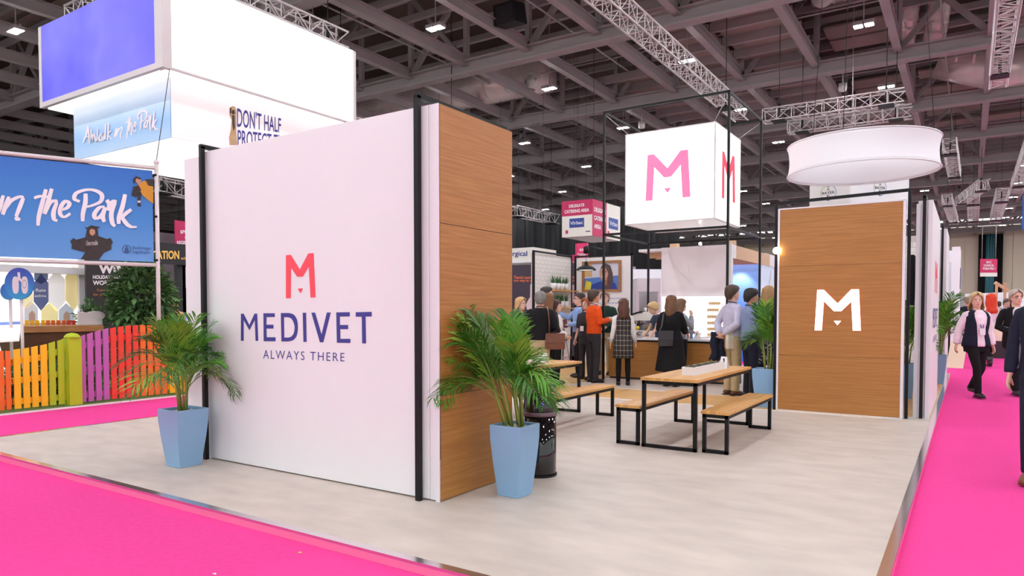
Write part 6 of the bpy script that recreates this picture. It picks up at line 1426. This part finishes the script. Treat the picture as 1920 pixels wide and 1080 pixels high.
booth('pale booth with small navy print far behind the counter, between the tower posts', 1196, 1236, 522, 21, 1.5, mat('pale_booth', (214, 208, 210), .6))
booth('grey white booth in the distance behind the left tower post', 1120, 1190, 500, 30, 3, m_gb)
booth('white booth seen past the portrait wall, right of the framed photo', 1183, 1215, 512, 27, 2, m_wb)
booth('white stand block behind the second white aisle wall', 1772, 1800, 470, 24, 3, m_wb)
t = thing('booth_tower', 'tall white booth tower with small blue marks beside the pink aisle', 'booth', dep(1815, 600, 19)); a, b = dep(1785, 463, 19.4), dep(1807, 463, 19.4)
MB().box(a.x, a.y, -.06, b.x-.08, a.y+2.6, a.z).build('tower_wall', m_wb, t)
for v0, v1 in ((500, 540), (545, 560)): MB().box(b.x-.08, a.y+.6, dep(1815, v1, 19.4).z, b.x-.07, a.y+1.6, dep(1815, v0, 19.4).z).build('blue_mark', m_vb, t)
MB().box(a.x-.9, a.y-.4, -.06, a.x-.05, a.y+.2, 1.05).build('front_counter', mat('blush_counter', (246, 216, 232), .6), t)
MB().box(a.x-.6, a.y+1.0, 1.2, a.x-.58, a.y+1.6, 1.9).build('blue_shirt_display', m_vb, t)
t = thing('a_board', 'pale wooden easel board leaning at the corner of the aisle counter', 'board', dep(1790, 690, 17.5)); p = dep(1790, 690, 17.5)
MB().prism([(p.x-.18, p.y, -.06), (p.x+.18, p.y-.1, -.06), (p.x+.26, p.y+.2, .62), (p.x-.10, p.y+.3, .62)], (0, .03, 0)).build('board_face', mat('pale_ply', (240, 220, 190), .6), t)
t = thing('hanging_sign', 'crimson hanging clinical theatre sign before the black and teal curtains', 'sign', dep(1853, 520, 70)); a, b = dep(1838, 486, 70), dep(1870, 519, 70); fwd = ax
c = dep(1853.5, 502, 70); hh = (a.z-b.z)/2; w2 = (dep(1870, 502, 70)-dep(1838, 502, 70)).length/2; nn = Vector((ax.y, -ax.x, 0)); up = Vector((0, 0, 1))
MB().obox(c, ax*w2, nn*.03, up*hh).build('sign_panel', m_crim, t)
MB().obox(c-up*hh*.78+nn*.04, ax*w2, nn*.01, up*hh*.22).build('white_strip', m_cream, t)
for i, (s_, w_) in enumerate((('RVC', .6), ('CLINICAL', 1.25), ('THEATRE 1', 1.5))): text(MB(), s_, quad(c+nn*.05+up*hh*(.62-.36*i), ax, up, w2*w_, hh*.26), bold=.03).build('sign_lettering', m_white, t)
for e in (-.8, .8): MB().path([c+ax*w2*e+up*hh, Vector((c.x+ax.x*w2*e, c.y+ax.y*w2*e, 13.6))], .03, 5).build('hanging_wire', m_truss, t)
t = thing('hanging_sign', 'blue hanging banner at the upper right picture edge', 'sign', dep(1925, 400, 24)); a = dep(1912, 368, 24); b = dep(1985, 432, 24); c = (a+b)/2; c.z = (a.z+dep(1912, 430, 24).z)/2
MB().obox(c, Vector((.72, .7, 0))*.66, Vector((.02, -.02, 0)), up*((a.z-b.z)/2)).build('banner_panel', mat('banner_blue', (36, 96, 186), .5), t)
MB().path([c+up*((a.z-b.z)/2), (c.x, c.y, 13.6)], .02, 5).build('hanging_wire', m_truss, t)
MB().obox(c+Vector((-.25, -.3, -.2)), Vector((.02, .02, .25)), Vector((.0, -.01, 0)), Vector((.03, .02, 0))).build('white_mark', m_white, t)
t = thing('timber_frame', 'bare timber stand frame far up the aisle left of the blue shirted man', 'frame', dep(1880, 590, 30))
for u in (1868, 1884): p = dep(u, 560, 30); MB().box(p.x-.05, p.y-.05, -.06, p.x+.05, p.y+.05, dep(u, 530, 30).z).build('timber_post', MATS['pale_oak'], t)
p, q = dep(1866, 530, 30), dep(1890, 545, 30); MB().bar(p, q, .1, .12).build('timber_beam', MATS['pale_oak'], t)
booth('white stand with lit products far up the aisle under the crimson sign', 1886, 1935, 548, 34, 3, m_wb)
booth('grey stand far up the aisle against the cream wall', 1830, 1868, 556, 44, 3, m_gb)
t = thing('dark_display', 'dark shelf display standing behind the blonde woman in the gilet', 'display', dep(1874, 650, 21)); p = dep(1874, 650, 21)
MB().box(p.x-.45, p.y, -.06, p.x+.45, p.y+.6, 1.0).build('display_body', m_dark, t)
for lab, u, v, c in (('yellowish crumb of paper on the pink carpet near the stand edge', 562, 1037, (236, 206, 130)), ('white scrap of paper on the pink carpet at the bottom picture edge', 402, 1077, (240, 236, 236))):
    p = onz(u, v, -.058); t = MB().prism([p+Vector((-.012, -.004, 0)), p+Vector((.0, -.008, .003)), p+Vector((.013, .002, 0)), p+Vector((.002, .008, .004))], (0, 0, .004)).build('paper_scrap', mat('scrap_%d' % u, c, .8)); tag(t, lab, 'paper')
finish_people()
